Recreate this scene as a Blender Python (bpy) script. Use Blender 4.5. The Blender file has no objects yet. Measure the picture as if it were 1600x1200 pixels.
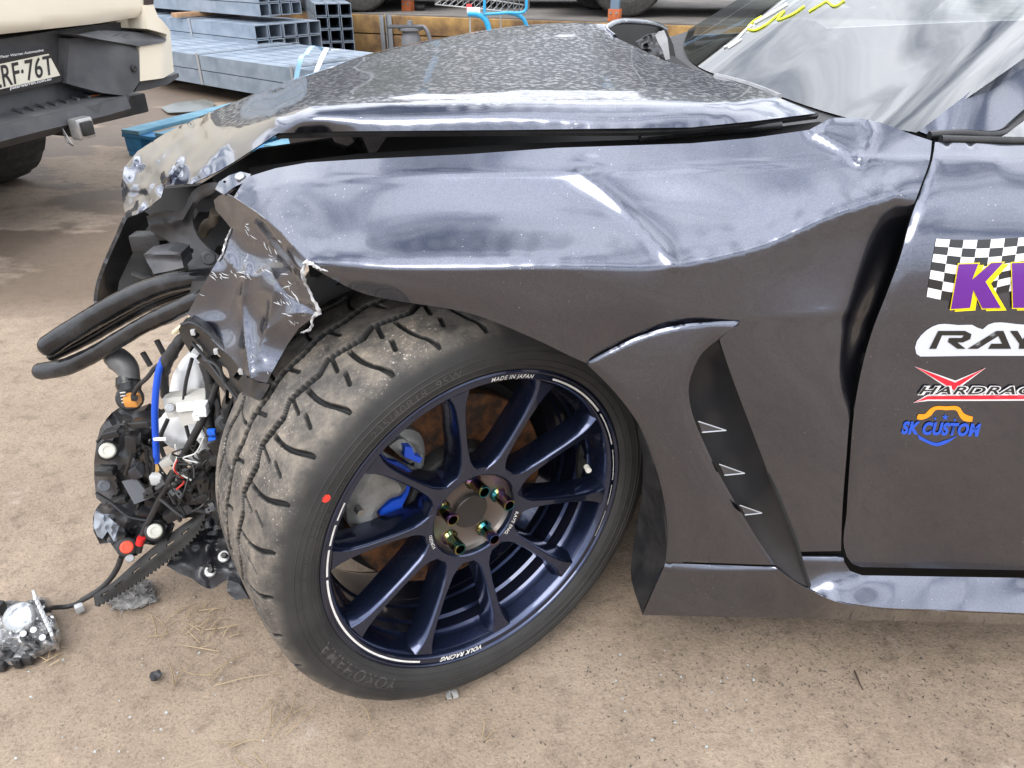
import bpy, bmesh, math, random
import numpy as np
from mathutils import Vector, Matrix
from mathutils.geometry import delaunay_2d_cdt
R = math.radians
rnd = random.Random(7)
scene = bpy.context.scene
COL = scene.collection

# ------------------------------------------------------------------ camera
FPX = 1180.0; PITCH = R(30.1); CAMZ = 1.03
cam_d = bpy.data.cameras.new('camera'); cam = bpy.data.objects.new('camera', cam_d); COL.objects.link(cam)
cam.location = (0, 0, CAMZ); cam.rotation_euler = (R(90) - PITCH, 0, 0)
cam_d.sensor_fit = 'HORIZONTAL'; cam_d.sensor_width = 36.0; cam_d.lens = 36.0 * FPX / 1600.0
cam_d.clip_start = 0.02; cam_d.clip_end = 3000
scene.camera = cam

# ------------------------------------------------------------------ world, sun, exposure
SUN_EL, SUN_AZ = 50.0, 205.0          # azimuth clockwise from +Y (the way the camera looks)
world = bpy.data.worlds.new('World'); scene.world = world; world.use_nodes = True
wn, wl = world.node_tree.nodes, world.node_tree.links
wn.clear()
w_out = wn.new('ShaderNodeOutputWorld'); w_bg = wn.new('ShaderNodeBackground')
w_sky = wn.new('ShaderNodeTexSky'); w_sky.sky_type = 'NISHITA'; w_sky.sun_disc = False
w_sky.sun_elevation = R(SUN_EL); w_sky.sun_rotation = R(SUN_AZ); w_sky.air_density = 1.0; w_sky.dust_density = 1.2
w_bg.inputs['Strength'].default_value = 0.10
# broken white cloud over the whole dome
w_tc = wn.new('ShaderNodeTexCoord'); w_sep = wn.new('ShaderNodeSeparateXYZ')
wl.new(w_tc.outputs['Generated'], w_sep.inputs[0])
w_add = wn.new('ShaderNodeMath'); w_add.operation = 'ADD'; w_add.inputs[1].default_value = 0.16
w_abs = wn.new('ShaderNodeMath'); w_abs.operation = 'ABSOLUTE'
wl.new(w_sep.outputs['Z'], w_abs.inputs[0]); wl.new(w_abs.outputs[0], w_add.inputs[0])
w_dx = wn.new('ShaderNodeMath'); w_dx.operation = 'DIVIDE'; w_dy = wn.new('ShaderNodeMath'); w_dy.operation = 'DIVIDE'
wl.new(w_sep.outputs['X'], w_dx.inputs[0]); wl.new(w_add.outputs[0], w_dx.inputs[1])
wl.new(w_sep.outputs['Y'], w_dy.inputs[0]); wl.new(w_add.outputs[0], w_dy.inputs[1])
w_cmb = wn.new('ShaderNodeCombineXYZ'); wl.new(w_dx.outputs[0], w_cmb.inputs[0]); wl.new(w_dy.outputs[0], w_cmb.inputs[1])
w_map = wn.new('ShaderNodeMapping'); w_map.inputs['Location'].default_value = (2.0, 7.0, 0); wl.new(w_cmb.outputs[0], w_map.inputs['Vector'])
w_noi = wn.new('ShaderNodeTexNoise'); w_noi.inputs['Scale'].default_value = 1.9; w_noi.inputs['Detail'].default_value = 7
w_noi.inputs['Roughness'].default_value = 0.56; w_noi.inputs['Distortion'].default_value = 0.1
wl.new(w_map.outputs[0], w_noi.inputs['Vector'])
w_rmp = wn.new('ShaderNodeValToRGB'); w_rmp.color_ramp.elements[0].position = 0.36; w_rmp.color_ramp.elements[1].position = 0.51
wl.new(w_noi.outputs['Fac'], w_rmp.inputs[0])
w_mix = wn.new('ShaderNodeMix'); w_mix.data_type = 'RGBA'
wl.new(w_rmp.outputs['Color'], w_mix.inputs['Factor']); wl.new(w_sky.outputs[0], w_mix.inputs['A'])
w_mix.inputs['B'].default_value = (25.0, 25.4, 26.4, 1)
w_n2 = wn.new('ShaderNodeTexNoise'); w_n2.inputs['Scale'].default_value = 3.4; w_n2.inputs['Detail'].default_value = 6; w_n2.inputs['Roughness'].default_value = 0.6
wl.new(w_map.outputs[0], w_n2.inputs['Vector'])
w_r2 = wn.new('ShaderNodeValToRGB'); w_r2.color_ramp.elements[0].position = 0.36; w_r2.color_ramp.elements[1].position = 0.64
w_r2.color_ramp.elements[0].color = (0.80, 0.82, 0.86, 1); w_r2.color_ramp.elements[1].color = (1, 1, 1, 1)
wl.new(w_n2.outputs['Fac'], w_r2.inputs[0])
w_cl = wn.new('ShaderNodeMix'); w_cl.data_type = 'RGBA'; w_cl.blend_type = 'MULTIPLY'; w_cl.inputs['Factor'].default_value = 1.0
w_cl.inputs['A'].default_value = (27.0, 27.6, 29.0, 1); wl.new(w_r2.outputs[0], w_cl.inputs['B'])
# overcast gradient: the cloud deck is about twice as bright overhead as at the horizon
w_g = wn.new('ShaderNodeMath'); w_g.operation = 'MULTIPLY_ADD'; w_g.inputs[1].default_value = 0.55; w_g.inputs[2].default_value = 0.45
wl.new(w_abs.outputs[0], w_g.inputs[0])
w_gm = wn.new('ShaderNodeMix'); w_gm.data_type = 'RGBA'; w_gm.blend_type = 'MULTIPLY'; w_gm.inputs['Factor'].default_value = 1.0
wl.new(w_cl.outputs['Result'], w_gm.inputs['A']); wl.new(w_g.outputs[0], w_gm.inputs['B']); wl.new(w_gm.outputs['Result'], w_mix.inputs['B'])
wl.new(w_mix.outputs['Result'], w_bg.inputs['Color']); wl.new(w_bg.outputs[0], w_out.inputs['Surface'])

sun_d = bpy.data.lights.new('sun', 'SUN'); sun = bpy.data.objects.new('sun', sun_d); COL.objects.link(sun)
sun_d.energy = 1.5; sun_d.angle = R(36.0); sun_d.color = (1.0, 0.95, 0.87)
_sd = Vector((math.sin(R(SUN_AZ)) * math.cos(R(SUN_EL)), math.cos(R(SUN_AZ)) * math.cos(R(SUN_EL)), math.sin(R(SUN_EL))))
sun.rotation_euler = _sd.to_track_quat('Z', 'Y').to_euler(); sun.location = (0, 0, 30)
scene.view_settings.view_transform = 'Standard'; scene.view_settings.look = 'None'
scene.view_settings.gamma = 1.0; scene.view_settings.use_curve_mapping = False
scene.view_settings.exposure = 0.69
scene.render.engine = 'CYCLES'
scene.cycles.max_bounces = 8; scene.cycles.transparent_max_bounces = 12
scene.cycles.use_denoising = True

# ------------------------------------------------------------------ pixel <-> place
_s, _c = math.sin(PITCH), math.cos(PITCH)
RIGHT = np.array([1.0, 0, 0]); UPV = np.array([0, _s, _c]); FWD = np.array([0, _c, -_s]); CAM = np.array([0, 0, CAMZ])
def ray(px, py):
    px = np.asarray(px, float)[..., None]; py = np.asarray(py, float)[..., None]
    return FWD + RIGHT * (px - 800) / FPX + UPV * (600 - py) / FPX
def P(px, py, Y):
    d = ray(px, py); return CAM + d * (np.asarray(Y, float) / d[..., 1])[..., None]
def PZ(px, py, z):
    d = ray(px, py); return CAM + d * ((z - CAMZ) / d[..., 2])[..., None]
def PL(px, py, pt, nrm):
    d = ray(px, py); pt = np.asarray(pt, float); nrm = np.asarray(nrm, float)
    return CAM + d * (((pt - CAM) @ nrm) / (d @ nrm))[..., None]
def PX(p):
    q = np.asarray(p, float) - CAM; d = q @ FWD
    return 800 + FPX * (q @ RIGHT) / d, 600 - FPX * (q @ UPV) / d

# ------------------------------------------------------------------ materials
MATS = {}
def pm(name, c1, c2=None, scale=12.0, rough=0.5, metal=0.0, coat=0.0, coat_rough=0.03, bump=0.0, bscale=80.0, spec=0.5,
       detail=5.0, lo=0.35, hi=0.65, rough2=None, trans=0.0, ior=1.45, alpha=1.0, emit=None):
    if name in MATS: return MATS[name]
    m = bpy.data.materials.new(name); m.use_nodes = True; nt = m.node_tree; b = nt.nodes['Principled BSDF']
    L = nt.links.new
    b.inputs['Base Color'].default_value = (*c1, 1); b.inputs['Roughness'].default_value = rough
    b.inputs['Metallic'].default_value = metal; b.inputs['Coat Weight'].default_value = coat
    b.inputs['Coat Roughness'].default_value = coat_rough; b.inputs['Specular IOR Level'].default_value = spec
    b.inputs['Transmission Weight'].default_value = trans; b.inputs['IOR'].default_value = ior; b.inputs['Alpha'].default_value = alpha
    tc = nt.nodes.new('ShaderNodeTexCoord')
    if c2 is not None or rough2 is not None:
        n = nt.nodes.new('ShaderNodeTexNoise'); n.inputs['Scale'].default_value = scale; n.inputs['Detail'].default_value = detail
        n.inputs['Roughness'].default_value = 0.62
        L(tc.outputs['Object'], n.inputs['Vector'])
        r = nt.nodes.new('ShaderNodeValToRGB'); r.color_ramp.elements[0].position = lo; r.color_ramp.elements[1].position = hi
        L(n.outputs['Fac'], r.inputs[0])
        if c2 is not None:
            r.color_ramp.elements[0].color = (*c1, 1); r.color_ramp.elements[1].color = (*c2, 1)
            L(r.outputs['Color'], b.inputs['Base Color'])
        if rough2 is not None:
            mr = nt.nodes.new('ShaderNodeMapRange'); mr.inputs['From Min'].default_value = lo; mr.inputs['From Max'].default_value = hi
            mr.inputs['To Min'].default_value = rough; mr.inputs['To Max'].default_value = rough2
            L(n.outputs['Fac'], mr.inputs['Value']); L(mr.outputs[0], b.inputs['Roughness'])
    if bump:
        n2 = nt.nodes.new('ShaderNodeTexNoise'); n2.inputs['Scale'].default_value = bscale; n2.inputs['Detail'].default_value = 4
        L(tc.outputs['Object'], n2.inputs['Vector'])
        bp = nt.nodes.new('ShaderNodeBump'); bp.inputs['Strength'].default_value = bump; bp.inputs['Distance'].default_value = 0.003
        L(n2.outputs['Fac'], bp.inputs['Height']); L(bp.outputs[0], b.inputs['Normal'])
    MATS[name] = m
    return m

def paint_material(name, drops=0.0, scuff=0.0, dust=0.1):
    """dark grey metallic car paint: flakes under a clear coat, dust, optional dried water drops and white scuffs"""
    m = bpy.data.materials.new(name); m.use_nodes = True; nt = m.node_tree; b = nt.nodes['Principled BSDF']; L = nt.links.new
    N = nt.nodes.new
    tc = N('ShaderNodeTexCoord')
    fl = N('ShaderNodeTexVoronoi'); fl.inputs['Scale'].default_value = 900; L(tc.outputs['Object'], fl.inputs['Vector'])
    fr = N('ShaderNodeValToRGB'); fr.color_ramp.elements[0].color = (0.072, 0.079, 0.104, 1); fr.color_ramp.elements[1].color = (0.096, 0.104, 0.136, 1)
    sp = N('ShaderNodeSeparateColor'); L(fl.outputs['Color'], sp.inputs[0]); L(sp.outputs[0], fr.inputs[0])
    du = N('ShaderNodeTexNoise'); du.inputs['Scale'].default_value = 9; du.inputs['Detail'].default_value = 9; du.inputs['Roughness'].default_value = 0.7
    L(tc.outputs['Object'], du.inputs['Vector'])
    dr = N('ShaderNodeMapRange'); dr.inputs['From Min'].default_value = 0.42; dr.inputs['From Max'].default_value = 0.75
    dr.inputs['To Max'].default_value = dust
    L(du.outputs['Fac'], dr.inputs['Value'])
    mx = N('ShaderNodeMix'); mx.data_type = 'RGBA'; L(dr.outputs[0], mx.inputs['Factor']); L(fr.outputs[0], mx.inputs['A'])
    mx.inputs['B'].default_value = (0.34, 0.30, 0.26, 1)
    col = mx.outputs['Result']
    b.inputs['Metallic'].default_value = 0.98; b.inputs['Roughness'].default_value = 0.26
    b.inputs['Coat Weight'].default_value = 1.0; b.inputs['Coat Roughness'].default_value = 0.045; b.inputs['Coat IOR'].default_value = 1.55
    sk_ = N('ShaderNodeTexNoise'); sk_.inputs['Scale'].default_value = 330; sk_.inputs['Detail'].default_value = 2; L(tc.outputs['Object'], sk_.inputs['Vector'])
    sl_ = N('ShaderNodeTexNoise'); sl_.inputs['Scale'].default_value = 6; sl_.inputs['Detail'].default_value = 5; L(tc.outputs['Object'], sl_.inputs['Vector'])
    sa_ = N('ShaderNodeMath'); sa_.operation = 'MULTIPLY_ADD'; sa_.inputs[1].default_value = .30; L(sl_.outputs['Fac'], sa_.inputs[0]); L(sk_.outputs['Fac'], sa_.inputs[2])
    sr_ = N('ShaderNodeMapRange'); sr_.inputs['From Min'].default_value = .90; sr_.inputs['From Max'].default_value = .93; sr_.inputs['To Max'].default_value = .8; L(sa_.outputs[0], sr_.inputs['Value'])
    ms_ = N('ShaderNodeMix'); ms_.data_type = 'RGBA'; L(sr_.outputs[0], ms_.inputs['Factor']); L(col, ms_.inputs['A']); ms_.inputs['B'].default_value = (.46, .43, .40, 1); col = ms_.outputs['Result']
    if drops:
        mp = N('ShaderNodeMapping'); mp.inputs['Scale'].default_value = (95, 150, 130); L(tc.outputs['Object'], mp.inputs['Vector'])
        wz = N('ShaderNodeTexNoise'); wz.inputs['Scale'].default_value = 60; L(tc.outputs['Object'], wz.inputs['Vector'])
        v = N('ShaderNodeTexVoronoi'); v.inputs['Scale'].default_value = 1.0; v.inputs['Randomness'].default_value = 1.0
        L(mp.outputs[0], v.inputs['Vector'])
        ma = N('ShaderNodeMath'); ma.operation = 'MULTIPLY_ADD'; ma.inputs[1].default_value = 0.5; L(wz.outputs['Fac'], ma.inputs[0]); L(v.outputs['Distance'], ma.inputs[2])
        r = N('ShaderNodeValToRGB'); r.color_ramp.elements[0].position = 0.50; r.color_ramp.elements[1].position = 0.70
        r.color_ramp.elements[0].color = (1, 1, 1, 1); r.color_ramp.elements[1].color = (0, 0, 0, 1)
        L(ma.outputs[0], r.inputs[0])
        big = N('ShaderNodeTexNoise'); big.inputs['Scale'].default_value = 5; L(tc.outputs['Object'], big.inputs['Vector'])
        bm_ = N('ShaderNodeMapRange'); bm_.inputs['From Min'].default_value = 0.05; bm_.inputs['From Max'].default_value = 0.50; L(big.outputs['Fac'], bm_.inputs['Value'])
        mu = N('ShaderNodeMath'); mu.operation = 'MULTIPLY'; L(r.outputs[0], mu.inputs[0]); L(bm_.outputs[0], mu.inputs[1])
        mu2 = N('ShaderNodeMath'); mu2.operation = 'MULTIPLY'; mu2.inputs[1].default_value = drops; L(mu.outputs[0], mu2.inputs[0])
        m2 = N('ShaderNodeMix'); m2.data_type = 'RGBA'; L(mu2.outputs[0], m2.inputs['Factor']); L(col, m2.inputs['A']); m2.inputs['B'].default_value = (0.50, 0.485, 0.47, 1)
        col = m2.outputs['Result']
        cr = N('ShaderNodeMapRange'); cr.inputs['To Min'].default_value = 0.03; cr.inputs['To Max'].default_value = 0.5
        L(mu.outputs[0], cr.inputs['Value']); L(cr.outputs[0], b.inputs['Coat Roughness'])
        cw = N('ShaderNodeMapRange'); cw.inputs['To Min'].default_value = 1.0; cw.inputs['To Max'].default_value = 0.25
        L(mu.outputs[0], cw.inputs['Value']); L(cw.outputs[0], b.inputs['Coat Weight'])
    if scuff:
        mp = N('ShaderNodeMapping'); mp.inputs['Scale'].default_value = (26, 60, 34); mp.inputs['Rotation'].default_value = (0.3, 0.6, 0.2); L(tc.outputs['Object'], mp.inputs['Vector'])
        n = N('ShaderNodeTexNoise'); n.inputs['Scale'].default_value = 1.0; n.inputs['Detail'].default_value = 8; n.inputs['Roughness'].default_value = 0.72; L(mp.outputs[0], n.inputs['Vector'])
        r = N('ShaderNodeValToRGB'); r.color_ramp.elements[0].position = 0.63; r.color_ramp.elements[1].position = 0.67; L(n.outputs['Fac'], r.inputs[0])
        mu = N('ShaderNodeMath'); mu.operation = 'MULTIPLY'; mu.inputs[1].default_value = scuff; L(r.outputs[0], mu.inputs[0])
        m2 = N('ShaderNodeMix'); m2.data_type = 'RGBA'; L(mu.outputs[0], m2.inputs['Factor']); L(col, m2.inputs['A']); m2.inputs['B'].default_value = (0.62, 0.62, 0.62, 1)
        col = m2.outputs['Result']
    L(col, b.inputs['Base Color'])
    MATS[name] = m
    return m

# ------------------------------------------------------------------ object helpers
ORG = {}
def tag(o, label=None, cat=None, group=None, kind=None):
    if label: o['label'] = label
    if cat: o['category'] = cat
    if group: o['group'] = group
    if kind: o['kind'] = kind
    return o
def empty(name, loc, label=None, cat=None, group=None):
    o = bpy.data.objects.new(name, None); COL.objects.link(o); o.location = loc; o.empty_display_size = 0.1
    ORG[o] = np.array(loc, float)
    return tag(o, label, cat, group)
def mk(name, verts, faces, mat, parent=None, smooth=True, sharp=35, mats=None, midx=None):
    verts = np.asarray(verts, float)
    if parent is not None: org = ORG[parent]
    else:
        lo, hi = verts.min(0), verts.max(0); org = np.array([(lo[0] + hi[0]) / 2, (lo[1] + hi[1]) / 2, lo[2]])
    me = bpy.data.meshes.new(name); me.from_pydata((verts - org).tolist(), [], [tuple(int(i) for i in f) for f in faces]); me.update()
    if mats:
        for m_ in mats: me.materials.append(m_)
        if midx is not None: me.polygons.foreach_set('material_index', np.asarray(midx, np.int32))
    else: me.materials.append(mat)
    if smooth:
        me.polygons.foreach_set('use_smooth', [True] * len(me.polygons))
        if sharp: me.set_sharp_from_angle(angle=R(sharp))
    o = bpy.data.objects.new(name, me); COL.objects.link(o)
    if parent is not None: o.parent = parent
    else: o.location = org
    ORG[o] = org
    return o
class MB:
    """collects shapes for one mesh"""
    def __init__(s): s.v = []; s.f = []
    def add(s, v, f):
        k = len(s.v); s.v += [tuple(map(float, p)) for p in v]; s.f += [tuple(int(i) + k for i in q) for q in f]; return s
    def build(s, name, mat, parent=None, **k): return mk(name, s.v, s.f, mat, parent, **k)
def box_geo(c, sz, ax=None, bev=0.0):
    """box, optionally in a frame ax (3 unit rows), chamfered"""
    c = np.asarray(c, float); h = np.asarray(sz, float) / 2
    bm = bmesh.new(); bmesh.ops.create_cube(bm, size=1.0)
    for v in bm.verts: v.co = Vector((v.co.x * 2 * h[0], v.co.y * 2 * h[1], v.co.z * 2 * h[2]))
    if bev: bmesh.ops.bevel(bm, geom=bm.edges[:], offset=min(bev, h.min() * .8), segments=2, profile=.6, affect='EDGES')
    bm.verts.index_update()
    V = np.array([v.co[:] for v in bm.verts]); F = [[v.index for v in f.verts] for f in bm.faces]; bm.free()
    if ax is not None: V = V @ np.asarray(ax, float)
    return V + c, F
def hermite(pts, n, closed=False):
    """smooth curve through 3D points (chord-length, monotone tangents) -> n points"""
    p = np.asarray(pts, float)
    if len(p) == 2: t = np.linspace(0, 1, n)[:, None]; return p[0] * (1 - t) + p[1] * t
    d = np.linalg.norm(np.diff(p, axis=0), axis=1); s = np.concatenate([[0], np.cumsum(np.maximum(d, 1e-9))])
    sl = np.diff(p, axis=0) / np.diff(s)[:, None]
    m = np.zeros_like(p); m[0] = sl[0]; m[-1] = sl[-1]
    h = np.diff(s); m[1:-1] = (sl[:-1] * h[1:, None] + sl[1:] * h[:-1, None]) / (h[1:] + h[:-1])[:, None]
    t = np.linspace(0, s[-1], n); k = np.clip(np.searchsorted(s, t, side='right') - 1, 0, len(h) - 1)
    u = ((t - s[k]) / h[k])[:, None]; H = h[k][:, None]
    return (2*u**3 - 3*u**2 + 1) * p[k] + (u**3 - 2*u**2 + u) * H * m[k] + (-2*u**3 + 3*u**2) * p[k+1] + (u**3 - u**2) * H * m[k+1]
def crv(pts, n=24): return [tuple(q) for q in hermite(pts, n)]
def tube_geo(pts, r, n=10, seg=None, raw=False, wob=0.0):
    p = np.asarray(pts, float) if raw else hermite(pts, seg or max(8, 6 * len(pts)))
    m = len(p); rr = np.interp(np.linspace(0, 1, m), np.linspace(0, 1, len(r)), r) if np.ndim(r) else np.full(m, r)
    T = np.gradient(p, axis=0); T /= np.linalg.norm(T, axis=1)[:, None] + 1e-12
    a = np.array([0, 0, 1.0]) if abs(T[0][2]) < .9 else np.array([1.0, 0, 0])
    V = []; nn = np.cross(T[0], a); nn /= np.linalg.norm(nn)
    for i in range(m):
        nn = nn - T[i] * (nn @ T[i]); nn /= np.linalg.norm(nn); b = np.cross(T[i], nn)
        for k in range(n):
            t = 2 * math.pi * k / n; q = rr[i] * (1 + (wob * math.sin(3.1 * t + i * .9) + wob * math.sin(i * 1.7 + t) if wob else 0))
            V.append(p[i] + q * (math.cos(t) * nn + math.sin(t) * b))
    F = [(i*n + k, i*n + (k+1) % n, (i+1)*n + (k+1) % n, (i+1)*n + k) for i in range(m-1) for k in range(n)]
    F += [tuple(range(n))[::-1], tuple((m-1)*n + k for k in range(n))]
    return V, F
def tube(name, pts, r, mat, parent=None, **k):
    V, F = tube_geo(pts, r, **k); return mk(name, V, F, mat, parent, sharp=50)
def round_tube(name, pts, r, mat, parent=None, n=14, seg=50, wob=0.):
    """tube whose far end closes in a half sphere"""
    q = hermite([P(*p_) for p_ in pts], seg); rr = np.interp(np.linspace(0, 1, seg), np.linspace(0, 1, len(r)), r)
    T = q[-1] - q[-2]; T /= np.linalg.norm(T); add = [(q[-1] + T * rr[-1] * math.sin(t), rr[-1] * math.cos(t)) for t in np.linspace(.2, 1.5, 6)]
    q = np.concatenate([q, [a_[0] for a_ in add]]); rr = np.concatenate([rr, [a_[1] for a_ in add]])
    V, F = tube_geo(q, rr, n=n, raw=True, wob=wob); return mk(name, V, F, mat, parent, sharp=60)
def pxtube(name, pts, r, mat, parent=None, **k):
    return tube(name, [P(*q) for q in pts], r, mat, parent, **k)

# ------------------------------------------------------------------ sheets: an outline with a depth for every point
def tps(ctrl, lam=1e-5):
    c = np.asarray(ctrl, float); xy = c[:, :2] / 400.0; n = len(c)
    def U(r2): return np.where(r2 > 1e-12, .5 * r2 * np.log(np.maximum(r2, 1e-12)), 0)
    A = np.zeros((n + 3, n + 3)); d2 = ((xy[:, None] - xy[None]) ** 2).sum(-1)
    A[:n, :n] = U(d2) + np.eye(n) * lam; A[:n, n] = 1; A[:n, n+1:] = xy; A[n, :n] = 1; A[n+1:, :n] = xy.T
    w = np.linalg.solve(A, np.concatenate([c[:, 2], np.zeros(3)]))
    def f(px, py):
        q = np.stack([np.asarray(px, float) / 400, np.asarray(py, float) / 400], -1); sh = q.shape[:-1]; q = q.reshape(-1, 2)
        r2 = ((q[:, None] - xy[None]) ** 2).sum(-1)
        return (U(r2) @ w[:n] + w[n] + q @ w[n+1:]).reshape(sh)
    return f
def dense(pts, n): return [tuple(q) for q in hermite(pts, n)]
def pdist(px, py, line):
    """distance from pixels to a polyline"""
    q = np.stack([np.asarray(px, float), np.asarray(py, float)], -1); best = np.full(q.shape[:-1], 1e9)
    for a, b in zip(line[:-1], line[1:]):
        a = np.array(a[:2], float); b = np.array(b[:2], float); ab = b - a
        t = np.clip(((q - a) @ ab) / (ab @ ab + 1e-9), 0, 1); best = np.minimum(best, np.linalg.norm(q - a - t[..., None] * ab, axis=-1))
    return best
def inside(px, py, poly):
    px = np.asarray(px, float); py = np.asarray(py, float); c = np.zeros(px.shape, bool); j = len(poly) - 1
    for i in range(len(poly)):
        xi, yi = poly[i][:2]; xj, yj = poly[j][:2]
        if yi != yj: c ^= ((yi > py) != (yj > py)) & (px < (xj - xi) * (py - yi) / (yj - yi) + xi)
        j = i
    return c
def resample(poly, step):
    out = []
    for a, b in zip(poly, poly[1:] + poly[:1]):
        d = math.hypot(b[0] - a[0], b[1] - a[1]); k = max(1, int(round(d / step)))
        if d < 1e-6: continue
        out += [(a[0] + (b[0] - a[0]) * i / k, a[1] + (b[1] - a[1]) * i / k) for i in range(k)]
    return out
def sheet_geo(outline, mapper, step=8, thick=0.0015, holes=(), back=None, inner=True):
    """triangulated skin over an outline; mapper(px, py) gives the 3D points; gets real thickness away from the viewer"""
    loops = [resample([tuple(map(float, q[:2])) for q in outline], step)] + [resample([tuple(map(float, q[:2])) for q in h], step) for h in holes]
    pts, edges = [], []
    for lp in loops:
        k = len(pts); pts += lp; edges += [(k + i, k + (i + 1) % len(lp)) for i in range(len(lp))]
    if inner:
        a = np.array(loops[0]); x0, y0 = a.min(0); x1, y1 = a.max(0)
        gx, gy = [], []
        for r_, y in enumerate(np.arange(y0 + step / 2, y1, step * .87)):
            xs = np.arange(x0 + (step / 2 if r_ % 2 else 0), x1, step); gx += list(xs); gy += [y] * len(xs)
        gx, gy = np.array(gx), np.array(gy)
        if len(gx):
            ok = inside(gx, gy, loops[0])
            for h in loops[1:]: ok &= ~inside(gx, gy, h)
            for lp in loops: ok &= pdist(gx, gy, lp + lp[:1]) > step * .45
            pts += list(zip(gx[ok], gy[ok]))
    res = delaunay_2d_cdt([Vector(q) for q in pts], edges, [], 0, 1e-5)
    v2 = np.array([v[:] for v in res[0]]); tri = np.array([f for f in res[2] if len(f) == 3])
    cx, cy = v2[tri].mean(1).T
    ok = inside(cx, cy, loops[0])
    for h in loops[1:]: ok &= ~inside(cx, cy, h)
    tri = tri[ok]
    V = mapper(v2[:, 0], v2[:, 1])
    nrm = np.cross(V[tri[:, 1]] - V[tri[:, 0]], V[tri[:, 2]] - V[tri[:, 0]]); cen = V[tri].mean(1)
    flip = ((CAM - cen) * nrm).sum(1) < 0
    tri[flip] = tri[flip][:, ::-1]; nrm[flip] *= -1
    F = tri.tolist(); VV = V.tolist()
    if thick:
        vn = np.zeros_like(V)
        for k in range(3): np.add.at(vn, tri[:, k], nrm)
        vn /= np.linalg.norm(vn, axis=1)[:, None] + 1e-12
        bd = -vn if back is None else np.broadcast_to(np.asarray(back, float), V.shape)
        B = V + bd * thick; n = len(V)
        VV += B.tolist(); F += (tri[:, ::-1] + n).tolist()
        cnt = {}
        for t in tri:
            for a, b in ((t[0], t[1]), (t[1], t[2]), (t[2], t[0])): cnt[(a, b)] = 1
        for (a, b) in list(cnt):
            if (b, a) not in cnt:
                k = len(VV); VV += [V[a].tolist(), V[b].tolist(), B[b].tolist(), B[a].tolist()]; F.append((k + 1, k, k + 3, k + 2))
    return VV, F
def depth(ctrl, fn=None):
    f = tps(ctrl) if not callable(ctrl) else ctrl
    return (lambda x, y: P(x, y, f(x, y) + (fn(x, y) if fn else 0)))
def sheet(name, outline, ctrl, mat, parent=None, step=8, thick=0.0015, holes=(), fn=None, back=None, mapper=None, sharp=60, inner=True):
    mp = mapper or depth(ctrl, fn)
    V, F = sheet_geo(outline, mp, step, thick, holes, back, inner)
    return mk(name, V, F, mat, parent, sharp=sharp)
def loft(name, rows, mat, parent=None, nu=40, nv=30, thick=0.0, sharp=60, flip=False):
    A = np.stack([hermite(r, nu) for r in rows]); G = np.stack([hermite(A[:, j], nv) for j in range(nu)], 1)
    V = G.reshape(-1, 3); F = [(i*nu + j, i*nu + j + 1, (i+1)*nu + j + 1, (i+1)*nu + j) for i in range(nv-1) for j in range(nu-1)]
    if flip: F = [f[::-1] for f in F]
    if thick:
        me_n = np.zeros_like(V)
        for f in F:
            nn = np.cross(V[f[1]] - V[f[0]], V[f[2]] - V[f[0]])
            for k in f: me_n[k] += nn
        me_n /= np.linalg.norm(me_n, axis=1)[:, None] + 1e-12
        n = len(V); V = np.concatenate([V, V - me_n * thick]); F = F + [tuple(k + n for k in f[::-1]) for f in F]
        rim = [i for i in range(nu)] + [i*nu + nu-1 for i in range(1, nv)] + [(nv-1)*nu + j for j in range(nu-2, -1, -1)] + [i*nu for i in range(nv-2, 0, -1)]
        for a, b in zip(rim, rim[1:] + rim[:1]): F.append((b, a, a + n, b + n) if not flip else (a, b, b + n, a + n))
    return mk(name, V, F, mat, parent, sharp=sharp)
def text_geo(body, font_scale=1.0, shear=0.0, offset=0.0, spacing=1.0):
    """flat letter outlines as 2D triangles; x from 0 to width, y 0 to 1 (cap height about .7)"""
    cu = bpy.data.curves.new('lettering', 'FONT'); cu.body = body; cu.size = 1.0; cu.shear = shear; cu.offset = offset; cu.space_character = spacing
    cu.resolution_u = 4
    o = bpy.data.objects.new('lettering', cu); COL.objects.link(o)
    dg = bpy.context.evaluated_depsgraph_get(); me = o.evaluated_get(dg).to_mesh()
    V = np.array([v.co[:2] for v in me.vertices]); F = [tuple(p.vertices) for p in me.polygons]
    o.evaluated_get(dg).to_mesh_clear(); bpy.data.objects.remove(o); bpy.data.curves.remove(cu)
    V[:, 0] -= V[:, 0].min(); return V, F
def facing(V, F, toward):
    """turn flat faces to look at a point"""
    V = np.asarray(V); out = []
    for f in F:
        n = np.cross(V[f[1]] - V[f[0]], V[f[2]] - V[f[0]]); out.append(f if n @ (np.asarray(toward) - V[f[0]]) > 0 else tuple(f[::-1]))
    return out
def sstep(a, b, x):
    t = np.clip((np.asarray(x, float) - a) / (b - a), 0, 1); return t * t * (3 - 2 * t)
def vnoise(x, y, seed=0):
    """smooth value noise, numpy"""
    x = np.asarray(x, float); y = np.asarray(y, float); xi = np.floor(x); yi = np.floor(y); fx = x - xi; fy = y - yi
    def h(a, b): v = np.sin(a * 127.1 + b * 311.7 + seed * 74.7) * 43758.5453; return v - np.floor(v)
    ux = fx * fx * (3 - 2 * fx); uy = fy * fy * (3 - 2 * fy)
    return (h(xi, yi) * (1-ux) + h(xi+1, yi) * ux) * (1-uy) + (h(xi, yi+1) * (1-ux) + h(xi+1, yi+1) * ux) * uy

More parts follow.
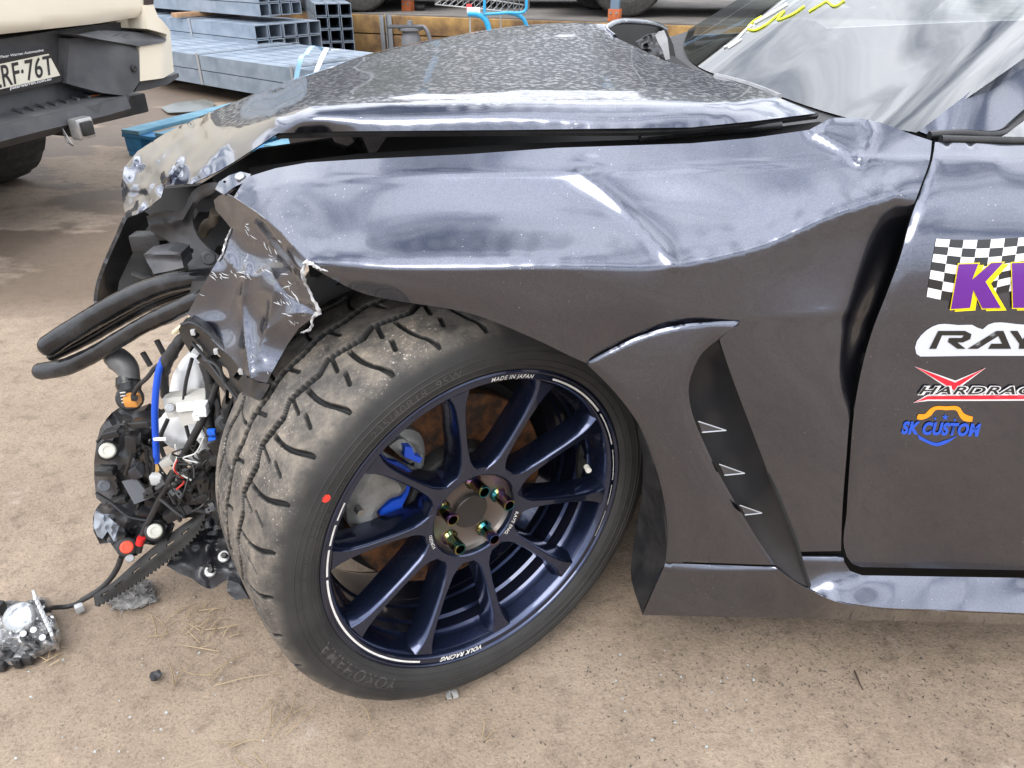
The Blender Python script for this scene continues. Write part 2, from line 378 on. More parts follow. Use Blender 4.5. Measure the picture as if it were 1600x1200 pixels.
# ================================================================== GROUND
def ground_material():
    m = bpy.data.materials.new('dusty_concrete'); m.use_nodes = True; nt = m.node_tree; b = nt.nodes['Principled BSDF']; L = nt.links.new; N = nt.nodes.new
    tc = N('ShaderNodeTexCoord')
    def noise(scale, det=6, rough=.6, vec=None):
        n = N('ShaderNodeTexNoise'); n.inputs['Scale'].default_value = scale; n.inputs['Detail'].default_value = det; n.inputs['Roughness'].default_value = rough
        L(vec or tc.outputs['Object'], n.inputs['Vector']); return n.outputs['Fac']
    def ramp(fac, stops):
        r = N('ShaderNodeValToRGB'); e = r.color_ramp.elements
        while len(e) < len(stops): e.new(0.5)
        for k, (p, c) in enumerate(stops): e[k].position = p; e[k].color = (*c, 1)
        L(fac, r.inputs[0]); return r.outputs['Color']
    def mix(f, a, bb, mode='MIX'):
        x = N('ShaderNodeMix'); x.data_type = 'RGBA'; x.blend_type = mode
        if isinstance(f, float): x.inputs['Factor'].default_value = f
        else: L(f, x.inputs['Factor'])
        L(a, x.inputs['A'])
        if isinstance(bb, tuple): x.inputs['B'].default_value = (*bb, 1)
        else: L(bb, x.inputs['B'])
        return x.outputs['Result']
    base = ramp(noise(1.7, 8, .62), [(.3, (.205, .155, .112)), (.5, (.275, .213, .157)), (.72, (.350, .280, .213))])
    mid = ramp(noise(20, 10, .78), [(.30, (.50, .48, .46)), (.48, (.98, .98, .98)), (.60, (1.05, 1.05, 1.05)), (.74, (1.30, 1.28, 1.25))])
    col = mix(.85, base, mid, 'MULTIPLY')
    grain = ramp(noise(190, 3, .8), [(.34, (.32, .30, .29)), (.45, (.92, .92, .92)), (.60, (1.0, 1.0, 1.0)), (.70, (1.5, 1.47, 1.43))])
    col = mix(.62, col, grain, 'MULTIPLY')
    # exposed dark chips in the concrete
    v = N('ShaderNodeTexVoronoi'); v.inputs['Scale'].default_value = 120; L(tc.outputs['Object'], v.inputs['Vector'])
    chips = ramp(v.outputs['Distance'], [(.10, (1, 1, 1)), (.22, (0, 0, 0))])
    area = ramp(noise(2.6, 4, .6), [(.50, (0, 0, 0)), (.66, (1, 1, 1))])
    msk = mix(1.0, chips, area, 'MULTIPLY')
    col = mix(msk, col, (.07, .063, .056))
    # pale chalky scuffs
    chalk = ramp(noise(5, 10, .75), [(.60, (0, 0, 0)), (.74, (.75, .75, .75))])
    col = mix(chalk, col, (.37, .335, .30))
    # damp stains where water has run across the yard
    mp = N('ShaderNodeMapping'); mp.inputs['Scale'].default_value = (.8, 1.5, 1); mp.inputs['Location'].default_value = (3.1, 0.4, 0); L(tc.outputs['Object'], mp.inputs['Vector'])
    wet = noise(1.15, 10, .62, mp.outputs[0])
    sx = N('ShaderNodeSeparateXYZ'); L(tc.outputs['Object'], sx.inputs[0])
    gx = N('ShaderNodeMapRange'); gx.interpolation_type = 'SMOOTHSTEP'; gx.inputs['From Min'].default_value = -0.75; gx.inputs['From Max'].default_value = -1.2; L(sx.outputs['X'], gx.inputs['Value'])
    gy = N('ShaderNodeMapRange'); gy.interpolation_type = 'SMOOTHSTEP'; gy.inputs['From Min'].default_value = 2.0; gy.inputs['From Max'].default_value = 2.45; L(sx.outputs['Y'], gy.inputs['Value'])
    gm = N('ShaderNodeMath'); gm.operation = 'MULTIPLY'; L(gx.outputs[0], gm.inputs[0]); L(gy.outputs[0], gm.inputs[1])
    wm = N('ShaderNodeMapRange'); wm.inputs['From Min'].default_value = .43; wm.inputs['From Max'].default_value = .48; L(wet, wm.inputs['Value'])
    wmu = N('ShaderNodeMath'); wmu.operation = 'MULTIPLY'; L(wm.outputs[0], wmu.inputs[0]); L(gm.outputs[0], wmu.inputs[1])
    wc = N('ShaderNodeMath'); wc.operation = 'MULTIPLY'; wc.inputs[1].default_value = .74; L(wmu.outputs[0], wc.inputs[0])
    col = mix(wc.outputs[0], col, (.080, .055, .037))
    L(col, b.inputs['Base Color'])
    rr = N('ShaderNodeMapRange'); rr.inputs['To Min'].default_value = .93; rr.inputs['To Max'].default_value = .68; L(wmu.outputs[0], rr.inputs['Value']); L(rr.outputs[0], b.inputs['Roughness'])
    bp = N('ShaderNodeBump'); bp.inputs['Strength'].default_value = .8; bp.inputs['Distance'].default_value = .004
    ad = N('ShaderNodeMath'); ad.operation = 'MULTIPLY_ADD'; ad.inputs[1].default_value = .5; L(noise(260, 3, .7), ad.inputs[0]); L(noise(45, 5, .65), ad.inputs[2])
    L(ad.outputs[0], bp.inputs['Height']); L(bp.outputs[0], b.inputs['Normal'])
    return m
def geo_series(a, b, n):
    t = np.linspace(0, 1, n); return a + (b - a) * t
gxs = np.concatenate([-np.geomspace(900, 2.6, 22), np.linspace(-2.5, 2.2, 150), np.geomspace(2.3, 900, 22)])
gys = np.concatenate([-np.geomspace(900, .6, 22), np.linspace(-.5, 4.0, 150), np.geomspace(4.1, 900, 26)])
GX, GY = np.meshgrid(gxs, gys)
def ground_z(x, y):
    near = np.exp(-((x / 3) ** 2 + ((y - 1.2) / 3) ** 2))
    return (-.0035 + .006 * (vnoise(x * 3.1, y * 3.1, 3) - .5) + .003 * (vnoise(x * 11, y * 11, 5) - .5)) * near
GZ = ground_z(GX, GY)
nxg, nyg = len(gxs), len(gys)
gv = np.stack([GX, GY, GZ], -1).reshape(-1, 3)
gf = [(j*nxg + i, j*nxg + i + 1, (j+1)*nxg + i + 1, (j+1)*nxg + i) for j in range(nyg-1) for i in range(nxg-1)]
ground = mk('ground', gv, gf, ground_material(), sharp=None)
ground.location = (0, 0, 0); ground.data.transform(Matrix.Translation(Vector(ORG[ground]))); ORG[ground] = np.zeros(3)
ground['kind'] = 'structure'

# ================================================================== THE CRASHED CAR
PAINT = paint_material('grey_metallic_paint', dust=.03)
PAINT_DOOR = PAINT
PAINT_HOOD = paint_material('grey_metallic_paint_with_dried_drops', drops=.8, dust=.03)
PAINT_NOSE = paint_material('grey_metallic_paint_nose', scuff=.35, dust=.05)
PAINT_TORN = paint_material('grey_metallic_paint_scuffed', scuff=.55, dust=.04)
BLACK = pm('black_plastic', (.012, .012, .013), (.028, .027, .027), 25, .42, rough2=.6, bump=.12, bscale=220)
BLACKG = pm('gloss_black_plastic', (.010, .010, .011), (.02, .02, .02), 30, .2, rough2=.38)
DARKM = pm('dark_primer_metal', (.030, .032, .036), (.055, .055, .058), 9, .38, metal=.3, rough2=.55)
VOID = pm('hollow_shade_black', (.006, .006, .006), (.012, .012, .012), 8, .8)  # near-black: shade of hollows and undersides put into the colour
RUBBER = pm('black_rubber', (.018, .018, .018), (.034, .032, .030), 14, .62, rough2=.8, bump=.1, bscale=300)
SCRAPE = pm('torn_white_edge', (.46, .46, .46), (.26, .26, .27), 60, .5)
STEEL = pm('bare_steel', (.42, .42, .42), (.25, .25, .25), 30, .38, metal=.85)

car = empty('crashed_car', (0.45, 1.66, 0), 'dark grey sports car with crumpled front corner, lifted bonnet and stickers on its door', 'car')

# ---- near front fender
REAR = [(1456, 220), (1453, 249), (1440, 287), (1417, 350), (1402, 402), (1379, 462), (1357, 517), (1341, 574), (1329, 641), (1322, 720), (1316, 800), (1314, 861)]
F_TOP = [(385, 277), (430, 263), (480, 254), (560, 249), (730, 241), (870, 231), (1080, 224), (1180, 215), (1264, 203), (1299, 184), (1326, 184), (1353, 186), (1378, 192), (1425, 210)]
F_GROOVE = [(1247, 862), (1225, 803), (1200, 738), (1175, 672), (1150, 606), (1132, 555), (1124, 530)]
FLARE_TOP = [(1157, 501), (1110, 503), (1060, 508), (1010, 521), (960, 543), (915, 567)]
F_ARCH = [(890, 556), (860, 541), (800, 514), (740, 491), (680, 479), (620, 470), (560, 456), (520, 436), (492, 420)]
RIDGE = [(478, 408), (460, 387), (440, 365), (420, 347), (400, 331), (365, 308)]
fender_outline = F_TOP + crv(REAR, 40) + crv(F_GROOVE, 20) + crv(FLARE_TOP, 18) + crv(F_ARCH, 24) + RIDGE
fender_ctrl = (dense([(385, 277, .960), (480, 254, .938), (560, 249, .921), (730, 241, .911), (870, 231, .909), (1080, 224, .907), (1180, 215, .910), (1264, 203, .920)], 22)
 + [(1299, 184, .932), (1326, 184, .932), (1353, 186, .932), (1380, 193, .927), (1425, 210, .915), (1456, 220, .900)]
 + dense([(352, 303, .948), (450, 285, .912), (560, 276, .896), (700, 271, .886), (840, 270, .882), (1000, 264, .881), (1150, 256, .880), (1345, 249, .880), (1452, 249, .872)], 24)
 + dense([(410, 338, .884), (500, 335, .857), (600, 335, .845), (720, 335, .840), (850, 335, .838), (1000, 335, .840), (1150, 325, .836), (1300, 292, .845), (1434, 272, .852)], 22)
 + dense([(452, 377, .838), (550, 378, .816), (700, 378, .804), (850, 378, .800), (960, 378, .804), (1040, 380, .808), (1120, 368, .811), (1200, 348, .817), (1300, 313, .828), (1420, 283, .842)], 22)
 + dense([(484, 410, .803), (600, 412, .783), (720, 412, .775), (850, 410, .772), (950, 413, .776), (1050, 416, .785), (1120, 402, .789), (1200, 380, .796), (1300, 335, .810), (1400, 303, .826), (1436, 292, .833)], 26)
 + dense([(490, 424, .801), (600, 432, .780), (720, 436, .772), (850, 438, .770), (1000, 440, .776), (1060, 434, .785), (1130, 422, .789), (1210, 402, .796), (1300, 362, .811), (1400, 332, .828)], 24)
 + dense([(1100, 450, .786), (1200, 440, .794), (1300, 415, .809), (1392, 398, .825)], 7) + dense([(1080, 480, .786), (1250, 475, .796), (1360, 470, .814)], 6)
 + dense([(520, 440, .806), (620, 469, .790), (740, 490, .781), (860, 540, .781), (915, 567, .786), (1010, 521, .786), (1100, 505, .788), (1160, 505, .790), (1250, 512, .794), (1340, 525, .804)], 20)
 + dense([(1150, 600, .796), (1230, 600, .792), (1320, 620, .794)], 5) + dense([(1200, 735, .803), (1260, 735, .798), (1315, 735, .797)], 4) + [(1247, 862, .812), (1314, 862, .806)])
DENT = [(905, 272), (935, 292), (965, 318), (1000, 352), (1030, 385), (1052, 412)]
def fender_fn(x, y):
    r = 0
    r = r + .019 * np.exp(-(pdist(x, y, REAR[2:]) / 25) ** 2) * np.exp(-((y - 500) / 125) ** 2)          # edge pushed in at the door
    r = r + .002 * np.exp(-((x - 1331) ** 2 + ((y - 497) * 1.4) ** 2) / 22 ** 2)
    r = r - .0058 * np.exp(-pdist(x, y, DENT) / 12)                                                          # ridge of the big dent
    r = r + .0035 * np.exp(-(((x - 1035) / 90) ** 2 + ((y - 318) / 44) ** 2)) + .003 * np.exp(-(((x - 1150) / 60) ** 2 + ((y - 350) / 40) ** 2))
    KP = [(1272, 212), (1299, 184), (1326, 183), (1353, 185), (1361, 204), (1353, 243), (1345, 247)]
    r = r - .0035 * inside(x, y, KP) * sstep(0, 9, pdist(x, y, KP[1:] + KP[:1]))
    r = r + .0040 * np.exp(-(((x - 918) / 26) ** 2 + ((y - 252) / 12) ** 2))
    r = r - .0022 * np.exp(-pdist(x, y, [(365, 300), (450, 286), (560, 277), (700, 272), (840, 271), (905, 271), (1000, 265), (1150, 257), (1345, 250), (1455, 250)]) / 3.5)   # shoulder crease
    r = r - .0022 * np.exp(-pdist(x, y, [(484, 412), (600, 419), (720, 420), (850, 418), (950, 417), (1052, 419), (1120, 405), (1200, 383), (1300, 338), (1400, 306)]) / 6)
    r = r - .0030 * np.exp(-pdist(x, y, [(1299, 184), (1266, 206)]) / 6) - .0075 * np.exp(-pdist(x, y, [(1353, 186), (1362, 205), (1354, 240), (1345, 249)]) / 6) - .0055 * np.exp(-pdist(x, y, [(1275, 210), (1345, 249)]) / 6)
    r = r + .0010 * np.sin((x + (y - 300) * .7) / 34) * np.exp(-((x - 600) / 120) ** 2) * sstep(275, 300, y) * sstep(420, 380, y)
    r = r + .0005 * np.sin((x - (y - 300) * .5) / 26) * np.exp(-((x - 760) / 60) ** 2) * sstep(275, 300, y) * sstep(420, 380, y)
    r = r - .0020 * np.exp(-pdist(x, y, [(1120, 500), (1330, 488)]) / 16) * sstep(1100, 1180, x)                # body line below the dent
    return r
FENDER_T = tps(fender_ctrl, 1.2e-3)
def FENDER_Y(x, y): return FENDER_T(x, y) + fender_fn(x, y)
sheet('front_fender', fender_outline, FENDER_Y, PAINT, car, step=6.5, thick=.0012, sharp=70)

# folded front corner of the fender
flap_outline = [(365, 308), (352, 302), (342, 306), (334, 313), (337, 328), (350, 343), (361, 357), (355, 378), (347, 397), (330, 423), (313, 453), (293, 490), (308, 508), (330, 530), (345, 545), (360, 557), (387, 587), (400, 595), (417, 598), (424, 583), (450, 537), (467, 513), (484, 500), (498, 488), (492, 473), (480, 450), (472, 427), (478, 408), (460, 387), (440, 365), (420, 347), (400, 331)]
flap_ctrl = [(352, 302, .948), (400, 331, .893), (440, 365, .850), (478, 408, .803), (335, 318, .972), (350, 343, .962), (361, 357, .955), (347, 397, .955), (330, 423, .945), (313, 453, .955), (293, 490, .965), (330, 530, .925), (360, 557, .885), (387, 587, .845), (417, 598, .825), (450, 537, .835), (467, 513, .825), (498, 488, .795), (480, 450, .806), (472, 427, .804),
             (380, 345, .925), (400, 370, .905), (430, 400, .872), (385, 420, .918), (420, 450, .862), (440, 480, .842), (400, 500, .885), (370, 470, .918), (380, 540, .878), (415, 550, .848), (455, 500, .826)]
FOLDS = [[(352, 400), (375, 428), (400, 432), (420, 420)], [(385, 418), (378, 470), (385, 540), (392, 590)], [(420, 420), (432, 440), (462, 470), (496, 487)], [(432, 440), (420, 500), (405, 560)], [(400, 352), (432, 395), (470, 440)], [(412, 345), (445, 390), (474, 425)], [(418, 515), (450, 492), (470, 488)]]
FAMP = [-.010, -.012, .010, -.009, .007, -.007, -.008]
def flap_fn(x, y):
    r = 0
    for l, a_ in zip(FOLDS, FAMP): r = r + a_ * np.exp(-pdist(x, y, l) / 13)
    edge = sstep(2, 20, pdist(x, y, RIDGE))
    r = r + edge * .008 * (np.abs(vnoise(x / 34, y / 40, 4) - .5) - .2)
    return r
FLAP_T = tps(flap_ctrl)
def FLAP_Y(x, y): return FLAP_T(x, y) + flap_fn(x, y)
flap = sheet('fender_corner', flap_outline, FLAP_Y, PAINT_TORN, car, step=3.6, thick=.0014, sharp=40)
flap['label'] = 'crumpled scuffed front corner of the fender'
# bare torn edges of that corner
for pts, r_ in (([(478, 408), (473, 425), (481, 450), (492, 473), (499, 488)], [.0010, .0022, .0013, .0014, .0024]), ([(476, 410), (486, 412), (498, 419), (512, 424)], [.0028, .0018, .0012, .0005]), ([(499, 488), (489, 496), (486, 512), (470, 520)], [.0024, .0013, .0017, .0006]), ([(361, 357), (352, 380), (347, 398), (340, 408)], [.0006, .0012, .0014, .0006])):
    q = []
    for k, (a_, b_) in enumerate(pts): q.append(P(a_, b_, float(FLAP_Y(np.array(a_), np.array(b_))) - .002))
    V, F = tube_geo(q, r_, n=6, seg=26, wob=.45); mk('torn_edge', V, F, SCRAPE, car, sharp=25)
# scrape marks on it: thin raised curls of lacquer
sc = MB()
for (x0, y0, x1, y1, n) in ((325, 432, 358, 424, 9), (358, 432, 402, 424, 10), (383, 358, 392, 366, 3), (408, 372, 440, 398, 6), (430, 448, 470, 470, 10), (425, 470, 455, 478, 5), (455, 500, 468, 512, 4), (390, 555, 396, 575, 3), (412, 575, 420, 588, 3), (298, 470, 312, 450, 4), (436, 500, 452, 490, 3), (378, 350, 384, 349, 2), (400, 398, 470, 446, 7)):
    for k in range(n):
        ax, ay = x0 + (x1 - x0) * rnd.random(), y0 + (y1 - y0) * rnd.random() + rnd.uniform(-5, 5); L_ = rnd.uniform(4, 15); an = rnd.gauss(.7, .35)
        pp = []
        for t in (0, .5, 1):
            u, v = ax + math.cos(an) * L_ * t, ay + math.sin(an) * L_ * t + rnd.uniform(-1, 1)
            if not inside(np.array(u), np.array(v), flap_outline): break
            pp.append(P(u, v, float(FLAP_Y(np.array(u), np.array(v))) - .0008))
        if len(pp) == 3: sc.add(*tube_geo(pp, [.0002, rnd.uniform(.0004, .0010), .0002], n=4, seg=5))
sc.build('scrape_marks', SCRAPE, flap)['kind'] = 'stuff'

# ---- flare with vent behind the wheel
FL_IN = [(1157, 502), (1120, 532), (1097, 552), (1083, 578), (1076, 605), (1080, 640), (1100, 692), (1130, 752), (1165, 812), (1190, 852), (1211, 883)]
FL_ARCH = [(1040, 877), (1043, 830), (1037, 780), (1022, 722), (1000, 667), (960, 612), (915, 567)]
flare_ctrl = [(915, 567, .779), (1010, 521, .779), (1157, 501, .784), (960, 612, .778), (1000, 667, .780), (1022, 722, .785), (1042, 830, .795), (1040, 877, .799), (1060, 560, .772), (1076, 605, .774), (1050, 700, .778), (1100, 692, .781), (1100, 800, .786), (1165, 812, .792), (1211, 883, .802), (1120, 877, .797), (1100, 530, .776)]
def flare_fn(x, y): return .0045 * np.exp(-pdist(x, y, FLARE_TOP) / 1.8) + .006 * np.exp(-pdist(x, y, [(q[0], q[1]) for q in FL_IN[1:]]) / 7) + .004 * np.exp(-pdist(x, y, FL_ARCH) / 6)
sheet('wheel_arch_flare', crv(FLARE_TOP[::-1], 20) + crv(FL_IN, 36)[1:] + crv(FL_ARCH, 26)[:-1], tps(flare_ctrl, 1e-3), PAINT, car, step=4.5, thick=.006, fn=flare_fn)
ch_out = crv(FL_IN[1:], 30) + [(1240, 905), (1258, 916), (1266, 920)] + [(1262, 905), (1249, 866)] + crv(F_GROOVE, 18)
ch_ctrl = [(1120, 532, .81), (1076, 605, .826), (1100, 692, .826), (1165, 812, .826), (1211, 883, .812), (1266, 920, .80), (1126, 540, .812), (1150, 606, .812), (1200, 738, .815), (1247, 862, .815), (1110, 600, .838), (1150, 700, .836), (1200, 810, .83)]
CH_T = tps(dense([(1118, 534, .812), (1092, 560, .822), (1078, 605, .830), (1083, 640, .832), (1102, 692, .832), (1132, 752, .830), (1167, 812, .826), (1192, 852, .818), (1213, 884, .811), (1266, 920, .800)], 26) + dense([(1125, 534, .810), (1132, 555, .811), (1150, 606, .812), (1175, 672, .813), (1200, 738, .814), (1225, 803, .814), (1247, 862, .813), (1262, 905, .805)], 22) + dense([(1115, 575, .828), (1120, 640, .834), (1150, 715, .834), (1190, 800, .828), (1222, 862, .817)], 10), 1e-3)
vent = sheet('vent_channel', ch_out, CH_T, pm('satin_dark_grey_trim', (.018, .018, .020), (.028, .028, .030), 8, .38, metal=.2), car, step=6, thick=.003)
for (a_, b_, c_) in (((1091, 658), (1134, 672), (1097, 675)), ((1124, 725), (1163, 739), (1132, 742)), ((1156, 789), (1190, 801), (1164, 804))):
    pts = [P(*a_, .784), P(*b_, .800), P(*c_, .784), P(a_[0] + 4, a_[1] + 2, .83), P(c_[0] + 8, c_[1], .83)]
    mk('vent_fin', pts, [(0, 2, 1), (0, 1, 3), (1, 2, 4), (1, 4, 3)], PAINT, vent, smooth=False)
    for u_, v_ in ((0, 1), (2, 1)): tube('fin_edge_highlight', [pts[u_] + np.array([0, -.0008, 0]), pts[v_] + np.array([0, -.0008, 0])], .0009, pm('fin_highlight_pale', (.42, .43, .45), rough=.3, metal=.4), vent, n=5, seg=3)  # pale tubes: the highlight on the fin edges put in as colour
# black tube: the shade in the panel gap put in as colour
pxtube('panel_gap_shade', [(a_[0] + 1, a_[1], .806) for a_ in F_GROOVE[::-1]] + [(1257, 893, .806), (1266, 919, .80)], .0030, VOID, car, n=6)
# mud flap / arch liner behind the wheel
sheet('mud_flap', crv([(998, 662), (1018, 718), (1034, 780), (1040, 830), (1038, 880), (1003, 958)], 24) + crv([(1003, 958), (986, 902), (990, 850), (1003, 770), (1002, 700), (992, 665)], 18)[1:-1], tps([(1020, 720, .80), (1038, 830, .802), (1038, 880, .804), (1003, 957, .815), (986, 905, .86), (1000, 780, .87), (1000, 690, .85)]), BLACK, car, step=8, thick=.004)

# ---- skirt and sill
def sk(x): return np.clip((np.asarray(x, float) - 1210) / 140, 0, 1)
sheet('side_skirt', [(1040, 880), (1211, 886)] + crv([(1211, 886), (1240, 907), (1266, 922), (1300, 938), (1350, 948), (1480, 955), (1600, 960)], 24)[1:] + [(2300, 985), (2300, 1004), (1600, 976), (1330, 968), (1004, 961)],
      tps([(1040, 880, .799), (1004, 961, .806), (1120, 880, .798), (1211, 886, .803), (1150, 965, .803), (1266, 921, .796), (1300, 938, .775), (1350, 947, .766), (1480, 955, .762), (1600, 959, .760), (2300, 985, .75), (1300, 967, .803), (1480, 972, .806), (1600, 976, .806), (2300, 1004, .80)]), PAINT, car, step=7, thick=.004, fn=lambda x, y: .006 * np.exp(-pdist(x, y, [(1040, 880), (1211, 886)]) / 3))
SILL_LOW = [(1266, 920), (1300, 936), (1350, 946), (1480, 953), (1600, 958)]
sheet('sill', [(1249, 866), (1317, 866), (1319, 878), (1328, 892), (1347, 899), (1600, 903), (2300, 916), (2300, 983)] + crv(SILL_LOW, 18)[::-1],
      tps([(1249, 866, .812), (1317, 866, .810), (1347, 898, .806), (1450, 901, .805), (1600, 903, .804), (2300, 916, .80), (1266, 920, .797), (1300, 936, .776), (1350, 945, .766), (1480, 953, .761), (1600, 957, .759), (2300, 983, .748), (1280, 892, .806), (1320, 900, .801), (1400, 918, .789), (1600, 922, .787), (1500, 938, .772)]), PAINT, car, step=6, thick=.004, fn=lambda x, y: .006 * np.exp(-pdist(x, y, [(1249, 866), (1317, 866)]) / 3))

# ---- door
door_out = [(1461, 222), (1600, 226), (2300, 250), (2300, 908), (1600, 891), (1345, 886)] + crv([(1345, 886), (1328, 878), (1320, 860), (1323, 800), (1328, 720), (1335, 641), (1347, 574), (1363, 517), (1385, 460), (1408, 397), (1422, 345), (1444, 285), (1457, 249), (1461, 222)], 50)[1:-1]
door_ctrl = []
for (xl, yl, y1_, y2_, a_, b_, c_) in ((1461, 222, 226, 250, .900, .900, .900), (1455, 249, 250, 275, .870, .868, .865), (1440, 295, 298, 325, .836, .833, .83), (1422, 345, 348, 372, .812, .808, .803), (1410, 393, 396, 420, .798, .793, .787), (1388, 453, 455, 480, .790, .785, .777), (1360, 530, 530, 560, .788, .782, .775), (1330, 700, 700, 720, .794, .788, .78), (1322, 860, 885, 905, .806, .803, .795)):
    door_ctrl += dense([(xl, yl, a_), (1600, y1_, b_), (2300, y2_, c_)], 9)
def door_fn(x, y): return -.0015 * np.exp(-pdist(x, y, [(1455, 250), (1600, 249), (2300, 272)]) / 4) + .003 * np.exp(-pdist(x, y, [(1320, 860), (1328, 720), (1347, 574), (1385, 460), (1422, 345), (1457, 249)]) / 4)
DOOR_T = tps(door_ctrl, 1e-3)
def DOOR_Y(x, y): return DOOR_T(x, y) + door_fn(x, y)
door = sheet('door', door_out, DOOR_Y, PAINT_DOOR, car, step=9, thick=.003, sharp=70)
ORG[door] = ORG[car]
# inner skin with the shade of the shut lines put into its colour
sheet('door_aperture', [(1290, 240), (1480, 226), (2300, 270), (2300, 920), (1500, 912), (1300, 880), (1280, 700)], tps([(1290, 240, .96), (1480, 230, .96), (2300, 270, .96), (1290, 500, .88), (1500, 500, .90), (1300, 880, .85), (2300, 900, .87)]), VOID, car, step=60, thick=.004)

# ---- stickers on the door (all lie on the door skin)
STK = {k: pm(k, v, None, rough=.35, coat=.3) for k, v in dict(sticker_white=(.66, .66, .67), sticker_black=(.012, .012, .012), sticker_purple=(.095, .008, .20), sticker_yellow=(.80, .62, .0), sticker_red=(.62, .012, .03), sticker_orange=(.80, .28, .01), sticker_blue=(.012, .075, .50), sticker_pale=(.50, .52, .56)).items()}
LAYER = .0007
def on_door(px, py, lay): return P(px, py, DOOR_Y(np.asarray(px, float), np.asarray(py, float)) - .0006 - LAYER * lay)
def decal(name, polys, mat, lay, parent, step=9):
    mb = MB()
    for pl in polys:
        V, F = sheet_geo(pl, lambda x, y: on_door(x, y, lay), step, 0.0)
        mb.add(V, F)
    o = mb.build(name, mat, parent, sharp=None); return o
def decal_text(name, body, mat, lay, parent, mp, shear=0., offset=0., spacing=1.):
    V, F = text_geo(body, shear=shear, offset=offset, spacing=spacing)
    w = V[:, 0].max(); px, py = mp(V[:, 0] / w, V[:, 1] / .70)
    W = on_door(px, py, lay); return mk(name, W, facing(W, F, CAM), mat, parent, sharp=None)
# checkered flag: 3.157 px zoom factor undone by hand
def flag_xy(u, v):
    """u across 0..1 (1448..1760), v down 0..1"""
    u = np.asarray(u, float); v = np.asarray(v, float)
    x = 1463 + u * 300 - v * 15; y = 373 + 5 * np.sin(u * 9.4) + v * (91 - 6 * u) - 3 * np.sin(u * 9.4 + v * 3)
    return x, y
fl_u = np.linspace(0, 1, 15); fl_v = np.linspace(0, 1, 8)
for colr, par, nm in (('sticker_white', 0, 'flag_white_squares'), ('sticker_black', 1, 'flag_black_squares')):
    polys = []
    for i in range(14):
        for j in range(7):
            if (i + j) % 2 == par:
                e = []
                for (a_, b_) in ((0, 0), (.5, 0), (1, 0), (1, 1), (.5, 1), (0, 1)):
                    uu = fl_u[i] + (fl_u[1] - fl_u[0]) * a_; vv = fl_v[j] + (fl_v[1] - fl_v[0]) * b_; e.append(tuple(map(float, flag_xy(uu, vv))))
                polys.append(e)
    decal(nm, polys, STK[colr], 0, door, step=20)
K_ = [(1498, 413), (1529, 412), (1519, 437), (1549, 411), (1568, 410), (1540, 440), (1564, 481), (1535, 482), (1521, 453), (1516, 481), (1486, 483)]
E_ = [(1581, 411), (1640, 409), (1640, 426), (1612, 427), (1611, 438), (1634, 438), (1634, 452), (1610, 453), (1609, 464), (1640, 464), (1638, 481), (1583, 481)]
def shift(pl, dx, dy): return [(a_ + dx, b_ + dy) for a_, b_ in pl]
def grow(pl, k):
    c = np.mean(pl, axis=0); n = len(pl); out = []
    A = np.array(pl, float); ar = sum(A[i][0] * A[(i+1) % n][1] - A[(i+1) % n][0] * A[i][1] for i in range(n)); sg = 1 if ar > 0 else -1
    for i in range(n):
        a_, b_, c_ = A[i-1], A[i], A[(i+1) % n]; d1 = (b_ - a_) / np.linalg.norm(b_ - a_); d2 = (c_ - b_) / np.linalg.norm(c_ - b_)
        n1 = np.array([d1[1], -d1[0]]) * sg; n2 = np.array([d2[1], -d2[0]]) * sg; m_ = n1 + n2; m_ /= max(.45, (m_ @ m_) / 2) if (m_ @ m_) > 0 else 1
        out.append(tuple(b_ + m_ * k))
    return out
decal('letter_shadow', [grow(shift(K_, 7, 3), 1.0), grow(shift(E_, 7, 3), 1.0)], STK['sticker_yellow'], 1, door)
decal('letter_outline', [grow(K_, 1.6), grow(E_, 1.6)], STK['sticker_yellow'], 2, door)
decal('purple_letters', [K_, E_], STK['sticker_purple'], 3, door)
# outlined racing wordmark
raysh = crv([(1432, 553), (1430, 546), (1452, 513), (1462, 508), (1500, 508), (1524, 509), (1533, 516), (1541, 509), (1600, 507), (1700, 507)], 30) + [(1700, 556), (1600, 556), (1530, 556), (1520, 556), (1450, 557), (1438, 557)]
decal('wordmark_outline', [raysh], STK['sticker_pale'], 0, door)
decal('wordmark_letters', [
    [(1466, 517), (1475, 517), (1463, 545), (1452, 545)], [(1473, 517), (1508, 517), (1518, 522), (1516, 530), (1505, 535), (1496, 535), (1509, 545), (1496, 545), (1481, 534), (1483, 528), (1503, 528), (1506, 524), (1472, 524)],
    [(1512, 545), (1557, 517), (1568, 517), (1580, 545), (1544, 545), (1549, 537), (1566, 537), (1560, 525), (1528, 545)],
    [(1578, 517), (1590, 517), (1598, 530), (1612, 517), (1624, 517), (1604, 537), (1602, 545), (1592, 545), (1593, 537)],
    [(1632, 517), (1672, 517), (1670, 524), (1640, 524), (1642, 529), (1668, 529), (1668, 545), (1626, 545), (1628, 538), (1658, 538), (1658, 535), (1634, 535), (1628, 528)]], STK['sticker_black'], 1, door)
